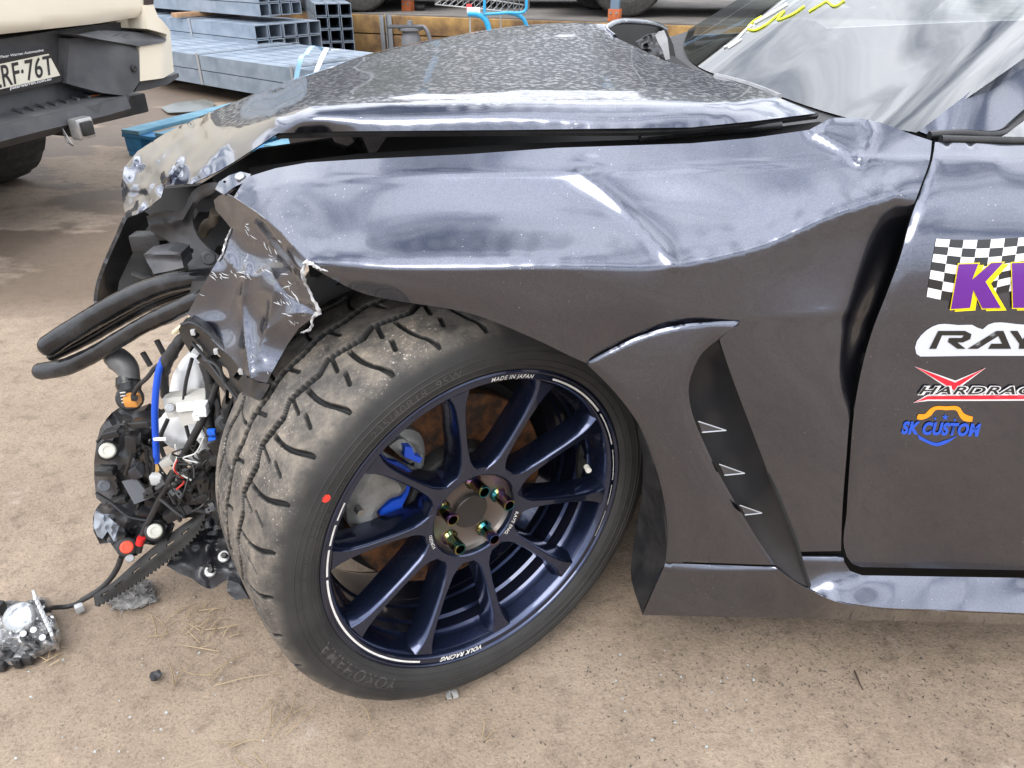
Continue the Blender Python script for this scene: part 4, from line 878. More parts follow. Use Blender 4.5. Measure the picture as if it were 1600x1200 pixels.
V, F = lathe([(.0278, -.062), (.0278, -.045), (.0272, -.0425), (.0258, -.0412), (.0240, -.0415), (.0, -.0415)], 56); mk('centre_cap', V, F, CAPM, wheel, sharp=30)
NEO = bpy.data.materials.new('burnt_neo_chrome'); NEO.use_nodes = True
nb = NEO.node_tree.nodes['Principled BSDF']; nb.inputs['Metallic'].default_value = 1; nb.inputs['Roughness'].default_value = .16
tcn = NEO.node_tree.nodes.new('ShaderNodeTexCoord'); nz = NEO.node_tree.nodes.new('ShaderNodeTexNoise'); nz.inputs['Scale'].default_value = 34; nz.inputs['Detail'].default_value = 1
nr = NEO.node_tree.nodes.new('ShaderNodeValToRGB'); e = nr.color_ramp.elements
for k, (p_, c_) in enumerate(((.30, (.03, .16, .24)), (.42, (.04, .15, .11)), (.50, (.32, .27, .09)), (.58, (.20, .09, .18)), (.70, (.05, .09, .26)))):
    if k > 1: e.new(p_)
    e[k].position = p_; e[k].color = (*c_, 1)
NEO.node_tree.links.new(tcn.outputs['Object'], nz.inputs['Vector']); NEO.node_tree.links.new(nz.outputs['Fac'], nr.inputs[0]); NEO.node_tree.links.new(nr.outputs[0], nb.inputs['Base Color'])
# five open-ended wheel nuts
nut_a0 = w_ang(715, 850, -.026)[0]
for k in range(5):
    t0 = nut_a0 + k * R(72); cx, cy = .0495 * math.cos(t0), .0495 * math.sin(t0)
    prof = [(.0125, -.055), (.0125, -.045), (.0094, -.041), (.0094, -.018), (.0096, -.0165), (.0090, -.0150), (.0072, -.0150), (.0068, -.018), (.0066, -.035), (.0, -.035)]
    n = 24; V = []; 
    for r_, s_ in prof:
        for j in range(n):
            tt = 2 * math.pi * j / n; V.append(WXY(cx + r_ * math.cos(tt), cy + r_ * math.sin(tt), s_))
    F = [(i*n + j, i*n + (j+1) % n, (i+1)*n + (j+1) % n, (i+1)*n + j) for i in range(len(prof)-1) for j in range(n)]
    mk('wheel_nut', V, F, NEO, wheel, sharp=30)
# white pinstripe dashes, rim lettering
WHT = pm('white_rim_print', (.70, .69, .66), (.55, .53, .50), 60, .55)
lip_s = lambda r_: np.interp(r_, [.2262, .2290, .2368, .2380], [-.006, -.0032, -.0024, -.0004])
def arc_strip(a0, a1, r0, r1, n=30):
    t = np.linspace(a0, a1, n); V = []
    for q in t: V += [W(r0, q, float(lip_s(r0)) + .0006), W(r1, q, float(lip_s(r1)) + .0006)]
    return V, facing(V, [(2*i, 2*i+1, 2*i+3, 2*i+2) for i in range(n-1)], WC + WN)
for (p0, p1, wd) in (((660, 1030), (514, 908), .0028), ((513, 903), (511, 862), .0026), ((514, 855), (521, 822), .0024), ((527, 815), (538, 787), .0020), ((866, 592), (930, 650), .0028), ((932, 655), (950, 700), .0018), ((952, 708), (955, 752), .0012), ((953, 760), (948, 790), .0010), ((942, 800), (926, 838), .0008)):
    a0 = w_ang(*p0)[0]; a1 = w_ang(*p1)[0]
    if a1 - a0 > math.pi: a1 -= 2 * math.pi
    if a0 - a1 > math.pi: a1 += 2 * math.pi
    V, F = arc_strip(a0, a1, .2330 - wd / 2, .2330 + wd / 2); mk('rim_pinstripe', V, F, WHT, wheel)
polar_text('rim_lettering', 'MADE IN JAPAN', .2298, .0082, w_ang(803, 592)[0], WHT, wheel, lip_s, shear=.2, spacing=1.15, offset=.01)
polar_text('rim_lettering', 'VOLK RACING', .2296, .0102, w_ang(722, 1018)[0], WHT, wheel, lip_s, shear=.35, spacing=1.1, offset=.035)
polar_text('hub_lettering', 'RAYS ENG.', .0715, .0080, w_ang(806, 818, -.03)[0], WHT, wheel, lambda r_: face_s(r_), spacing=1.05, offset=.015, shear=.2)
polar_text('hub_lettering', 'FORGED', .0715, .0065, w_ang(682, 842, -.03)[0], WHT, wheel, lambda r_: face_s(r_), spacing=1.05)
# valve
vq = WXY(*[(lambda a_: a_)(v) for v in (.205 * math.cos(w_ang(926, 728, -.02)[0]), .205 * math.sin(w_ang(926, 728, -.02)[0]))], -.048)
vd = WN * .028 - (vq - WC) / np.linalg.norm(vq - WC) * .010
vl = tube('valve', [vq, vq + vd * .5, vq + vd], .0042, BLACK, wheel, n=10); ORG[vl] = ORG[wheel]
tube('valve_cap', [vq + vd * .78, vq + vd * 1.12], .0048, pm('pale_valve_cap', (.66, .64, .58), rough=.5), wheel, n=10, seg=3)

# brake disc and caliper
RUST = pm('rusty_disc_iron', (.17, .070, .026), (.050, .030, .020), 42, .75, metal=.3, rough2=.9, bump=.4, bscale=160, lo=.38, hi=.6)
V, F = lathe([(.088, -.100), (.160, -.100), (.162, -.102), (.162, -.126), (.160, -.128), (.088, -.128)], 96, closed=True); mk('brake_disc', V, F, RUST, car, sharp=30)
V, F = lathe([(.0, -.070), (.078, -.072), (.086, -.076), (.089, -.084), (.090, -.128)], 72); mk('disc_bell', V, F, pm('dark_iron', (.035, .033, .032), (.055, .05, .046), 16, .6, metal=.5), car, sharp=30)
V, F = lathe([(.02, -.135), (.175, -.135), (.180, -.150), (.175, -.16)], 72); mk('dust_shield', V, F, VOID, car)
ALU = pm('cast_aluminium_caliper', (.30, .30, .285), (.20, .195, .18), 26, .55, metal=.55, rough2=.75, bump=.25, bscale=120)
BLUEP = pm('blue_caliper_paint', (.010, .060, .42), (.012, .075, .50), 10, .38)
def scl(pl, k, c=(596, 782)): return [(c[0] + (x - c[0]) * k, c[1] + (y - c[1]) * k) for x, y in pl]
def wheel_plate(name, outline, s_front, thick, mat, parent, dome=.0, step=6, holes=()):
    o = [tuple(q) for q in outline]
    def mp(x, y):
        b0 = on_wheel(x, y, s_front)
        if dome: b0 = b0 + WN * (dome * (sstep(0, 14, pdist(x, y, o + o[:1])) - 1))[..., None]
        return b0
    return sheet(name, o, None, mat, parent, step=step, thick=thick, mapper=mp, back=-WN, holes=holes, sharp=35)
cal = empty('brake_caliper', tuple(WC)); cal.parent = car; cal.location = WC - ORG[car]
wheel_plate('caliper_body', scl(crv([(552, 822), (551, 790), (562, 755), (585, 730), (606, 734), (630, 752), (638, 764), (630, 780), (614, 786), (602, 797), (594, 806), (604, 824), (590, 832), (560, 831)], 60), 1.08), -.058, .05, ALU, cal, dome=.012)
wheel_plate('caliper_bridge', crv([(618, 704), (622, 690), (640, 676), (660, 682), (668, 700), (667, 730), (655, 770), (640, 805), (625, 826), (608, 828), (630, 795), (645, 760), (653, 725), (652, 706), (636, 706)], 60), -.078, .045, ALU, cal, dome=.010)
wheel_plate('caliper_upper', crv([(612, 702), (630, 690), (655, 716), (648, 728), (630, 718)], 24), -.066, .04, ALU, cal, dome=.008)
wheel_plate('brake_pad', scl([(612, 742), (632, 752), (634, 748), (648, 728), (650, 735), (640, 770), (628, 795), (618, 808), (590, 808), (594, 798), (612, 784), (628, 778), (636, 764), (622, 758)], .9, (622, 780)), -.071, .03, BLUEP, cal)
wheel_plate('pad_tab', [(633, 698), (644, 699), (648, 712), (660, 716), (656, 724), (632, 714)], -.060, .02, BLUEP, cal)
bq = on_wheel(np.array(559.0), np.array(795.0), -.055); tube('bleed_nipple', [bq, bq + WN * .012], .006, pm('dull_bolt', (.25, .24, .22), rough=.5, metal=.8), cal, n=6, seg=3)
# suspension upright and arch lining in the dark
tube('strut', [WC - WN * .22 + np.array([0, 0, .05]), WC - WN * .30 + np.array([.02, .02, .36])], .03, pm('dark_iron', (.035, .033, .032)), car, n=12)
tube('suspension_arm', [WC - WN * .16 + np.array([.08, 0, -.06]), WC + np.array([.20, .50, -.08])], .022, pm('dark_iron', (.035, .033, .032)), car, n=8)
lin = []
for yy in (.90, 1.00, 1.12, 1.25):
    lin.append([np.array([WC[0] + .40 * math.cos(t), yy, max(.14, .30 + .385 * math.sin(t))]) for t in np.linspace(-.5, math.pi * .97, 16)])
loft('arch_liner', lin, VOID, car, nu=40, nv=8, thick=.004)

# ================================================================== CRUSHED FRONT END (parts of the car)
def disc(name, px, py, Y, r_, L_, mat, parent, axis=None, n=18, bev=.15):
    """short round cap facing the viewer"""
    c = P(px, py, Y); ax = (CAM - c) if axis is None else np.asarray(axis, float); ax = ax / np.linalg.norm(ax)
    a_ = np.cross(ax, [0, 0, 1.0]); a_ /= np.linalg.norm(a_); b_ = np.cross(ax, a_)
    V = []; prof = [(r_, -L_), (r_, -r_ * bev), (r_ * (1 - bev), 0), (r_ * .55, r_ * .02), (r_ * .5, -r_ * .06), (r_ * .12, -r_ * .06)]
    for rr, s in prof:
        for k in range(n): t = 2 * math.pi * k / n; V.append(c + ax * s + rr * (math.cos(t) * a_ + math.sin(t) * b_))
    F = [(i*n + k, i*n + (k+1) % n, (i+1)*n + (k+1) % n, (i+1)*n + k) for i in range(len(prof)-1) for k in range(n)] + [tuple((len(prof)-1)*n + k for k in range(n)), tuple(range(n))[::-1]]
    return mk(name, V, F, mat, parent, sharp=30)
def ell(cx, cy, rx, ry, n=14, rot=0.): return [(cx + rx * math.cos(t) * math.cos(rot) - ry * math.sin(t) * math.sin(rot), cy + rx * math.cos(t) * math.sin(rot) + ry * math.sin(t) * math.cos(rot)) for t in np.linspace(0, 2 * math.pi, n, endpoint=False)]
def quad(cx, cy, w, h, rot=0.): return [(cx + a_ * math.cos(rot) - b_ * math.sin(rot), cy + a_ * math.sin(rot) + b_ * math.cos(rot)) for a_, b_ in ((-w/2, -h/2), (w/2, -h/2), (w/2, h/2), (-w/2, h/2))]
def facets(amp, sx, sy, seed):
    def f(x, y): return amp * (np.abs(vnoise(x / sx, y / sy, seed) - .5) * 2 - .5) + amp * .5 * (vnoise(x / sx * 2.3, y / sy * 2.3, seed + 1) - .5)
    return f
BACKY = (0, 1, 0)
TAPE = pm('black_tape_wrap', (.008, .008, .009), (.026, .027, .030), 16, .16, rough2=.35, bump=.35, bscale=30, lo=.45, hi=.72)
WHITEP = pm('white_plastic', (.62, .63, .64), (.74, .74, .74), 6, .45)
GREYP = pm('pale_grey_plastic', (.36, .35, .32), (.43, .42, .39), 8, .5)
CLEARG = pm('grey_clip_plastic', (.42, .43, .43), (.3, .3, .3), 30, .3)
BLUEC = pm('blue_cable_sleeve', (.008, .07, .48), rough=.35)
SCUFFB = pm('scuffed_black_plastic', (.016, .016, .018), (.10, .105, .12), 11, .30, rough2=.55, bump=.25, bscale=90, lo=.52, hi=.80)
LINER = pm('black_fibre_liner', (.010, .010, .010), (.022, .021, .020), 20, .6, bump=.3, bscale=120)

# bumper and grille shell on the far corner, dark backing
sheet('grille_shell', crv([(198, 342), (182, 378), (164, 420), (155, 446), (152, 470), (156, 496)], 20) + [(172, 500), (182, 470), (186, 440), (200, 410), (215, 380), (240, 340), (225, 330)], tps([(198, 342, 1.20), (152, 470, 1.22), (156, 496, 1.21), (186, 440, 1.30), (240, 340, 1.34), (172, 500, 1.28)]), SCUFFB, car, step=7, thick=.006, fn=facets(.02, 22, 26, 5))
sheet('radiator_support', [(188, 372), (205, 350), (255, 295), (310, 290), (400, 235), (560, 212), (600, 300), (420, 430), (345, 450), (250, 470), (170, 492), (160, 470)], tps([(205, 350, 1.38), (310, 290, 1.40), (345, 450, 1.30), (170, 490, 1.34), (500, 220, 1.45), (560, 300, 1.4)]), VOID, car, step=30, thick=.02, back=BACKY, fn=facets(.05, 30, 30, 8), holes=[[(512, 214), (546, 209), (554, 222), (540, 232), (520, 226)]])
# headlamp panel: pressed metal rail and plate
hp = sheet('headlamp_panel', crv([(228, 338), (255, 330), (283, 330), (300, 300), (315, 289), (340, 287), (336, 299), (314, 312), (301, 340), (308, 368), (326, 388), (344, 404), (342, 425), (300, 427), (288, 402), (272, 384), (256, 372), (236, 362)], 60), tps([(228, 345, 1.12), (283, 335, 1.10), (315, 295, 1.06), (340, 292, 1.02), (301, 350, 1.10), (344, 410, 1.03), (300, 425, 1.07), (250, 365, 1.12)]), DARKM, car, step=5, thick=.003, holes=[ell(326, 403, 5, 6), ell(299, 392, 3.5, 4.5)], fn=lambda x, y: -.012 * np.exp(-pdist(x, y, [(236, 352), (285, 344), (300, 318), (318, 300), (336, 294)]) / 6) + .004 * (vnoise(x / 9, y / 9, 3) - .5))
disc('washer', 326, 403, 1.035, .011, .002, DARKM, car, bev=.2)
sheet('rail_bracket', [(224, 398), (234, 396), (262, 391), (282, 396), (287, 418), (262, 424), (240, 428), (236, 420), (230, 410)], tps([(224, 398, 1.03), (282, 396, 1.02), (240, 428, 1.0), (287, 418, 1.01)]), pm('worn_dark_grey_plastic', (.018, .018, .021), (.05, .05, .056), 20, .5), car, step=5, thick=.035, back=BACKY, fn=lambda x, y: -.01 * sstep(405, 398, y))
pxtube('coolant_pipe', [(337, 330, 1.10), (333, 345, 1.12), (322, 352, 1.15), (317, 365, 1.18)], .008, pm('tan_rubber_pipe', (.10, .085, .065), rough=.5), car)
for k in range(9):
    x0, y0 = rnd.uniform(205, 300), rnd.uniform(375, 440)
    pxtube('loom_branch', [(x0, y0, 1.18), (x0 + rnd.uniform(-25, 30), y0 + rnd.uniform(-14, 14), 1.15), (x0 + rnd.uniform(-40, 50), y0 + rnd.uniform(-10, 30), 1.2)], rnd.uniform(.003, .007), BLACK, car, n=7)
for k in range(5):
    x0, y0 = rnd.uniform(215, 290), rnd.uniform(360, 432); V, F = box_geo(P(x0, y0, 1.17), (rnd.uniform(.02, .05), .03, rnd.uniform(.015, .035)), bev=.004); mk('relay_box', V, F, BLACK, car)
# tape-wrapped pipes pushed forward
round_tube('wrapped_pipe', [(352, 430, 1.02), (315, 434, 1.04), (270, 441, 1.06), (225, 456, 1.08), (180, 478, 1.09), (135, 504, 1.10), (95, 528, 1.10), (77, 540, 1.10)], [.012, .0145, .016, .0175, .018, .0185, .0180, .0175], TAPE, car, n=20, seg=70, wob=.006)
round_tube('wrapped_pipe', [(350, 440, 1.04), (300, 450, 1.07), (240, 470, 1.09), (190, 497, 1.11), (140, 527, 1.12), (95, 550, 1.12), (82, 556, 1.12)], [.010, .011, .012, .012, .011, .010, .009], TAPE, car, n=18, seg=60, wob=.012)
round_tube('wrapped_pipe', [(352, 452, .99), (310, 468, 1.00), (270, 487, 1.02), (230, 505, 1.04), (190, 528, 1.06), (140, 557, 1.08), (100, 574, 1.09), (65, 580, 1.10)], [.012, .013, .014, .0125, .013, .0135, .0145, .0145], TAPE, car, n=18, seg=60, wob=.012)
sheet('hose_cover', [(300, 440), (330, 438), (322, 470), (318, 500), (300, 505), (292, 480)], tps([(300, 440, 1.01), (330, 438, .99), (310, 500, .985)]), BLACK, car, step=8, thick=.02, fn=facets(.008, 10, 12, 3), back=BACKY)
pxtube('wire', [(272, 520, .985), (281, 512, .98), (290, 506, .975), (300, 494, .97)], .0035, pm('cream_wire', (.62, .56, .36), rough=.5), car, n=6)
# slotted headlamp bracket
hb_out = [(284, 505), (296, 500), (320, 515), (345, 534), (372, 562), (390, 588), (390, 622), (385, 655), (376, 674), (356, 668), (347, 652), (346, 630), (352, 615), (340, 600), (326, 582), (312, 566), (298, 552), (284, 530), (279, 515)]
hb_h = [quad(305, 523, 11, 10, .75), ell(307, 549, 10, 12, 14, -.4), quad(337, 558, 12, 12, .75), ell(350, 586, 8, 14, 14, -.25), quad(372, 587, 10, 13, .6), [(353, 608), (366, 614), (364, 638), (352, 630)]]
HBT = tps([(284, 505, .955), (345, 534, .915), (390, 588, .862), (388, 640, .875), (370, 672, .89), (346, 630, .915), (312, 566, .945), (280, 520, .96)])
hbk = sheet('headlamp_bracket', hb_out, HBT, BLACKG, car, step=5, thick=.016, holes=hb_h, back=BACKY, sharp=35, fn=lambda x, y: -.006 * np.exp(-pdist(x, y, hb_out[:6]) / 4) + .0015 * vnoise(x / 6, y / 6, 2))
for (x, y) in ((302, 519), (338, 549), (377, 580)):
    V, F = box_geo(P(x, y, float(HBT(np.array(float(x)), np.array(float(y)))) - .012), (.006, .006, .008), bev=.001); mk('clip', V, F, CLEARG, hbk)
for l in ([(284, 507), (300, 504), (345, 538), (388, 588)], [(300, 535), (322, 560), (345, 590), (372, 625)], [(318, 560), (342, 575), (352, 600)]):
    pxtube('stiffening_rib', [(x, y, float(HBT(np.array(float(x)), np.array(float(y)))) - .007) for x, y in l], .0028, BLACKG, hbk, n=6)
# washer tank, control box
WTT = tps([(290, 560, 1.02), (318, 566, 1.0), (326, 640, 1.0), (250, 660, 1.03), (290, 715, 1.02), (330, 700, 1.0)])
wt_out = crv([(284, 562), (298, 551), (314, 560), (321, 580), (325, 620), (330, 665), (333, 692), (322, 722), (306, 728), (282, 708), (256, 690), (246, 672), (247, 655), (262, 640), (264, 612), (270, 585)], 60)
wt = sheet('washer_tank', wt_out, WTT, WHITEP, car, step=6, thick=.05, back=BACKY, fn=lambda x, y: .018 * (1 - sstep(0, 18, pdist(x, y, wt_out))) - .008 * np.exp(-pdist(x, y, [(250, 672), (280, 690), (330, 682)]) / 4) + .008 * np.exp(-(((x - 280) / 8) ** 2 + ((y - 610) / 22) ** 2)))
cbx = sheet('control_box', [(254, 623), (300, 618), (323, 615), (325, 648), (310, 660), (285, 666), (279, 651), (263, 654), (257, 640)], tps([(254, 623, .985), (323, 615, .955), (285, 666, .965), (325, 648, .95)]), GREYP, car, step=6, thick=.02, back=BACKY, fn=lambda x, y: .006 * sstep(630, 626, y))
sheet('box_label', [(275, 630), (301, 627), (302, 641), (276, 644)], tps([(275, 630, .966), (301, 627, .956), (276, 644, .964), (302, 641, .954)]), pm('blank_white_label', (.70, .70, .66), rough=.6), cbx, step=30, thick=.001)
disc('bolt', 265, 637, .964, .0075, .006, STEEL, cbx, n=8)
for (x, y, w_, h_) in ((314, 634, .020, .012), (316, 643, .018, .010), (309, 648, .010, .012)):
    V, F = box_geo(P(x, y, .935), (w_, .016, h_), bev=.002); mk('connector', V, F, WHITEP, cbx)
# blue sleeve and its wires
pxtube('blue_sleeve', [(256, 560, .99), (249, 577, .985), (245, 600, .98), (242, 640, .975), (243, 680, .975), (245, 722, .975)], .0052, BLUEC, car, n=10)
pxtube('black_loom', [(300, 512, .99), (276, 540, .99), (262, 562, .99), (256, 580, 1.0), (258, 620, 1.01)], [.006, .009, .010, .008, .006], BLACK, car, n=9, wob=.06)
pxtube('black_loom', [(268, 560, .985), (245, 572, .99), (232, 588, 1.0), (214, 606, 1.02), (206, 622, 1.03)], .0035, BLACK, car, n=7)
for k in range(3): pxtube('copper_wire', [(243 + k, 722, .975), (244 + 2*k, 733, .975), (242 + 2*k, 745, .98)], .0010, pm('copper_strands', (.55, .36, .14), rough=.4), car, n=5)
V, F = box_geo(P(246, 748, .97), (.020, .014, .018), bev=.003); mk('clear_connector', V, F, CLEARG, car)
V, F = box_geo(P(250, 686, .97), (.020, .004, .005), bev=.001); mk('cable_tie', V, F, WHITEP, car)
for q in ([(245, 532, 1.05), (256, 553, 1.05)], [(223, 551, 1.06), (235, 571, 1.06)]): pxtube('stud', q, .0045, BLACK, car, n=8)
# horn and round plug
pxtube('horn', [(172, 560, 1.10), (185, 562, 1.09), (199, 577, 1.08), (203, 596, 1.07), (203, 606, 1.065)], [.012, .020, .019, .016, .015], pm('grey_horn_plastic', (.06, .06, .062), (.11, .11, .11), 20, .45), car, n=16)
pxtube('plug_collar', [(198, 588, 1.075), (201, 600, 1.068), (203, 612, 1.06)], [.017, .020, .017], BLACKG, car, n=16)
plug = disc('round_plug', 203, 622, 1.045, .0215, .03, BLACK, car, bev=.15)
V, F = box_geo(P(207, 625, 1.03), (.022, .02, .018), bev=.004); mk('orange_terminal', V, F, pm('orange_terminal_plastic', (.62, .26, .05), (.45, .2, .05), 60, .45), plug)
V, F = box_geo(P(210, 622, 1.018), (.009, .008, .008), bev=.002); mk('terminal_core', V, F, BLACK, plug)
for k in range(4): pxtube('plug_fin', [(188 + k, 614 + 5*k, 1.026), (196, 613 + 5*k, 1.024)], .0014, GREYP, plug, n=5)
# lamp carcass
lc_out = [(176, 648), (190, 640), (206, 648), (226, 640), (244, 650), (258, 645), (264, 662), (256, 684), (236, 690), (229, 712), (233, 742), (231, 764), (250, 788), (256, 804), (246, 818), (226, 822), (205, 826), (186, 812), (166, 792), (150, 778), (147, 745), (147, 722), (151, 690), (157, 668), (166, 655)]
LCT = tps([(190, 640, 1.09), (258, 645, 1.06), (151, 690, 1.05), (230, 720, 1.06), (150, 770, 1.03), (250, 800, 1.02), (190, 810, 1.01), (200, 720, 1.02)])
def lc_fn(x, y): return facets(.034, 48, 52, 21)(x, y) - .012 * np.exp(-pdist(x, y, [(160, 680), (190, 668), (215, 675), (222, 700), (205, 735), (228, 765), (250, 795)]) / 7) - .012 * np.exp(-pdist(x, y, [(152, 730), (180, 735), (185, 770), (165, 785)]) / 6)
lc = sheet('lamp_carcass', lc_out, LCT, SCUFFB, car, step=5, thick=.02, fn=lc_fn, back=BACKY, sharp=28)
lc2_out = [(150, 795), (168, 792), (190, 802), (225, 815), (252, 812), (268, 828), (262, 846), (240, 852), (226, 850), (214, 868), (196, 872), (182, 862), (172, 848), (156, 850), (146, 830), (145, 808)]
LC2 = tps([(150, 795, 1.02), (252, 812, 1.0), (146, 830, 1.0), (196, 872, .97), (262, 846, .975)])
sheet('lamp_carcass_lower', lc2_out, LC2, SCUFFB, car, step=5, thick=.015, fn=facets(.026, 30, 26, 33), back=BACKY, sharp=28)
sheet('lens_shard', [(148, 800), (168, 806), (186, 822), (178, 846), (168, 830), (160, 842), (152, 838), (146, 822)], tps([(148, 800, .99), (186, 822, .975), (152, 838, .975), (178, 846, .965)]), pm('smoky_clear_plastic', (.16, .18, .21), (.24, .26, .29), 14, .15), car, step=5, thick=.004, fn=facets(.012, 10, 14, 3))
CREAM = pm('cream_plastic_cap', (.50, .50, .44), (.40, .40, .35), 30, .5)
for (x, y, Y, r_) in ((168, 704, .985, .0125), (242, 830, .955, .0120)):
    b_ = disc('cap_surround', x, y, Y + .004, r_ * 1.35, .02, BLACK, car); disc('adjuster_cap', x, y, Y - .006, r_, .012, CREAM, b_)
b_ = disc('cap_surround', 198, 855, .955, .0165, .02, BLACK, car); disc('red_button', 198, 855, .945, .0105, .01, pm('red_button_plastic', (.66, .06, .025), rough=.5), b_)
disc('bolt', 203, 872, .945, .007, .008, STEEL, car, n=10)
sheet('lamp_panel', [(190, 752), (213, 748), (236, 778), (210, 788)], tps([(190, 752, .985), (213, 748, .985), (236, 778, .975), (210, 788, .97)]), pm('slate_grey_panel', (.06, .065, .075), (.085, .09, .10), 10, .4), car, step=10, thick=.006)
disc('grey_stub', 163, 759, .99, .010, .01, pm('slate_grey_panel', (.06, .065, .075)), car)
# cooling-fan ring and struts
ring = [P(247 + 27 * math.cos(t), 676 + 17 * math.sin(t), 1.06) for t in np.linspace(-.4, math.pi + .5, 16)]
tube('fan_ring', ring, .007, BLACK, car, n=8)
for k in range(7): pxtube('fan_vane', [(232 + 5*k, 672, 1.07), (226 + 7*k, 690, 1.05)], .0016, GREYP if k % 2 else BLACK, car, n=5)
for q in ([(217, 700, 1.05), (218, 735, 1.03)], [(230, 698, 1.05), (246, 745, 1.02)], [(206, 742, 1.03), (236, 728, 1.02), (240, 770, 1.01)]): pxtube('frame_strut', q, [.0075, .007, .007], BLACK, car, n=8)
for (x, y, w_, h_, Y) in ((275, 755, .055, .03, .99), (262, 775, .05, .04, 1.0), (292, 770, .045, .03, .985), (225, 770, .03, .06, 1.03), (280, 795, .05, .02, .98), (318, 745, .04, .04, .98), (330, 765, .03, .05, .96), (345, 690, .03, .03, .93)):
    V, F = box_geo(P(x, y, Y), (w_, .03, h_), np.array([[.9, .2, .38], [-.25, .97, .05], [-.36, -.14, .92]]) if rnd.random() < .6 else None, bev=.005); mk('housing_fragment', V, F, rnd.choice((BLACK, SCUFFB, BLACKG)), car)
for k in range(14):
    x0, y0 = rnd.uniform(236, 330), rnd.uniform(735, 800); Y0 = rnd.uniform(.95, 1.0)
    pxtube('loom_branch', [(x0, y0, Y0), (x0 + rnd.uniform(-20, 24), y0 + rnd.uniform(-12, 14), Y0 - .01), (x0 + rnd.uniform(-36, 40), y0 + rnd.uniform(-16, 20), Y0)], rnd.uniform(.0018, .0045), BLACK, car, n=6)
sheet('torn_liner', [(300, 738), (330, 732), (346, 712), (358, 700), (362, 720), (350, 745), (344, 800), (318, 812), (282, 806), (246, 800), (238, 772), (262, 748), (290, 740)], tps([(300, 738, 1.05), (356, 700, .98), (344, 800, .99), (246, 800, 1.06), (300, 732, 1.05)]), LINER, car, step=7, thick=.004, fn=facets(.03, 26, 24, 14))
sheet('duct_fragment', [(262, 740), (300, 744), (312, 760), (306, 782), (280, 790), (258, 776)], tps([(262, 740, .985), (312, 760, .96), (280, 790, .965)]), BLACKG, car, step=5, thick=.01, fn=facets(.014, 14, 12, 24), back=BACKY)
for (pts, r_) in (([(262, 655, 1.0), (250, 690, .99), (262, 720, .985), (290, 735, .98), (318, 728, .965)], .0035), ([(330, 600, .95), (342, 640, .94), (340, 690, .935), (326, 730, .945), (300, 760, .955)], .0045), ([(300, 560, .985), (290, 600, .98), (288, 650, .975), (300, 700, .97)], .0028), ([(232, 700, 1.0), (250, 735, .985), (280, 765, .97), (322, 775, .955)], .004), ([(350, 640, .91), (356, 680, .905), (346, 720, .92), (344, 770, .93)], .005), ([(216, 690, 1.0), (240, 720, .99), (236, 760, .985), (252, 790, .98)], .003)): pxtube('loose_cable', pts, r_, BLACK, car, n=7)
for (x, y, Y) in ((300, 700, .965), (262, 720, .98), (340, 716, .93), (318, 775, .95), (282, 742, .968)):
    V, F = box_geo(P(x, y, Y), (.022, .016, .014), np.array([[.9, .1, .42], [-.1, .99, 0], [-.42, 0, .9]]), bev=.003); mk('plug_block', V, F, rnd.choice((BLACK, GREYP, BLACK)), car)
# corrugated conduit
cp = hermite([P(318, 566, .97), P(326, 590, .965), P(330, 620, .96), P(326, 650, .955), P(330, 680, .95)], 70)
V, F = tube_geo(cp, [.0085 if k % 2 else .0066 for k in range(70)], n=10, raw=True); mk('corrugated_conduit', V, F, BLACK, car, sharp=None)
pxtube('stay_rod', [(339, 600, .93), (328, 632, .945), (310, 668, .95), (285, 715, .955), (262, 757, .96), (240, 800, .965), (222, 838, .965), (216, 862, .96)], [.0045, .006, .006, .006, .0058, .0055, .005, .006], BLACK, car, n=10)
pxtube('red_tape', [(221, 840, .958), (218, 850, .957)], .0066, pm('red_tape', (.55, .02, .02), rough=.4), car, n=10, seg=4)
BCL = pm('blue_clip_plastic', (.01, .10, .55), rough=.35)
for (x, y) in ((331, 675), (333, 687), (336, 698)):
    V, F = box_geo(P(x, y, .92), (.012, .008, .009), bev=.002); mk('blue_clip', V, F, BCL, car)
disc('black_grommet', 352, 662, .90, .014, .02, BLACKG, car, bev=.3)
pxtube('black_loom', [(322, 668, .95), (340, 690, .93), (356, 684, .91), (362, 668, .90)], [.006, .008, .008, .006], BLACKG, car, n=9, wob=.05)
sheet('broken_tab', [(308, 712), (326, 704), (336, 715), (330, 728), (316, 726)], tps([(308, 712, .95), (336, 715, .93), (316, 726, .945)]), BLACKG, car, step=6, thick=.012, fn=facets(.006, 8, 8, 2), back=BACKY)
# angular broken brackets and thin wiring between the tank and the tyre
r5 = random.Random(23)
for k in range(11):
    cx, cy = r5.uniform(240, 345), r5.uniform(735, 800); a_ = r5.uniform(0, 3.1); L1, W1, L2 = r5.uniform(14, 34), r5.uniform(4, 10), r5.uniform(8, 20)
    def rt(u, v, a_=a_, cx=cx, cy=cy): return (cx + u * math.cos(a_) - v * math.sin(a_), cy + u * math.sin(a_) + v * math.cos(a_))
    ol = [rt(0, 0), rt(L1, 0), rt(L1, W1), rt(W1 * 1.1, W1), rt(W1 * 1.1, L2), rt(0, L2)]; Yb = .985 - (cx - 240) * .0006 + r5.uniform(-.02, .02)
    hx, hy = rt(L1 * .65, W1 * .5)
    sheet('bracket', ol, (lambda x, y, Yb=Yb, cy=cy, g=r5.uniform(-.0012, .0012): Yb + (y - cy) * g), r5.choice((BLACKG, SCUFFB, BLACK, DARKM)), car, step=5, thick=r5.uniform(.003, .010), back=BACKY, holes=[ell(hx, hy, W1 * .24, W1 * .24, 8)] if W1 > 6 else ())
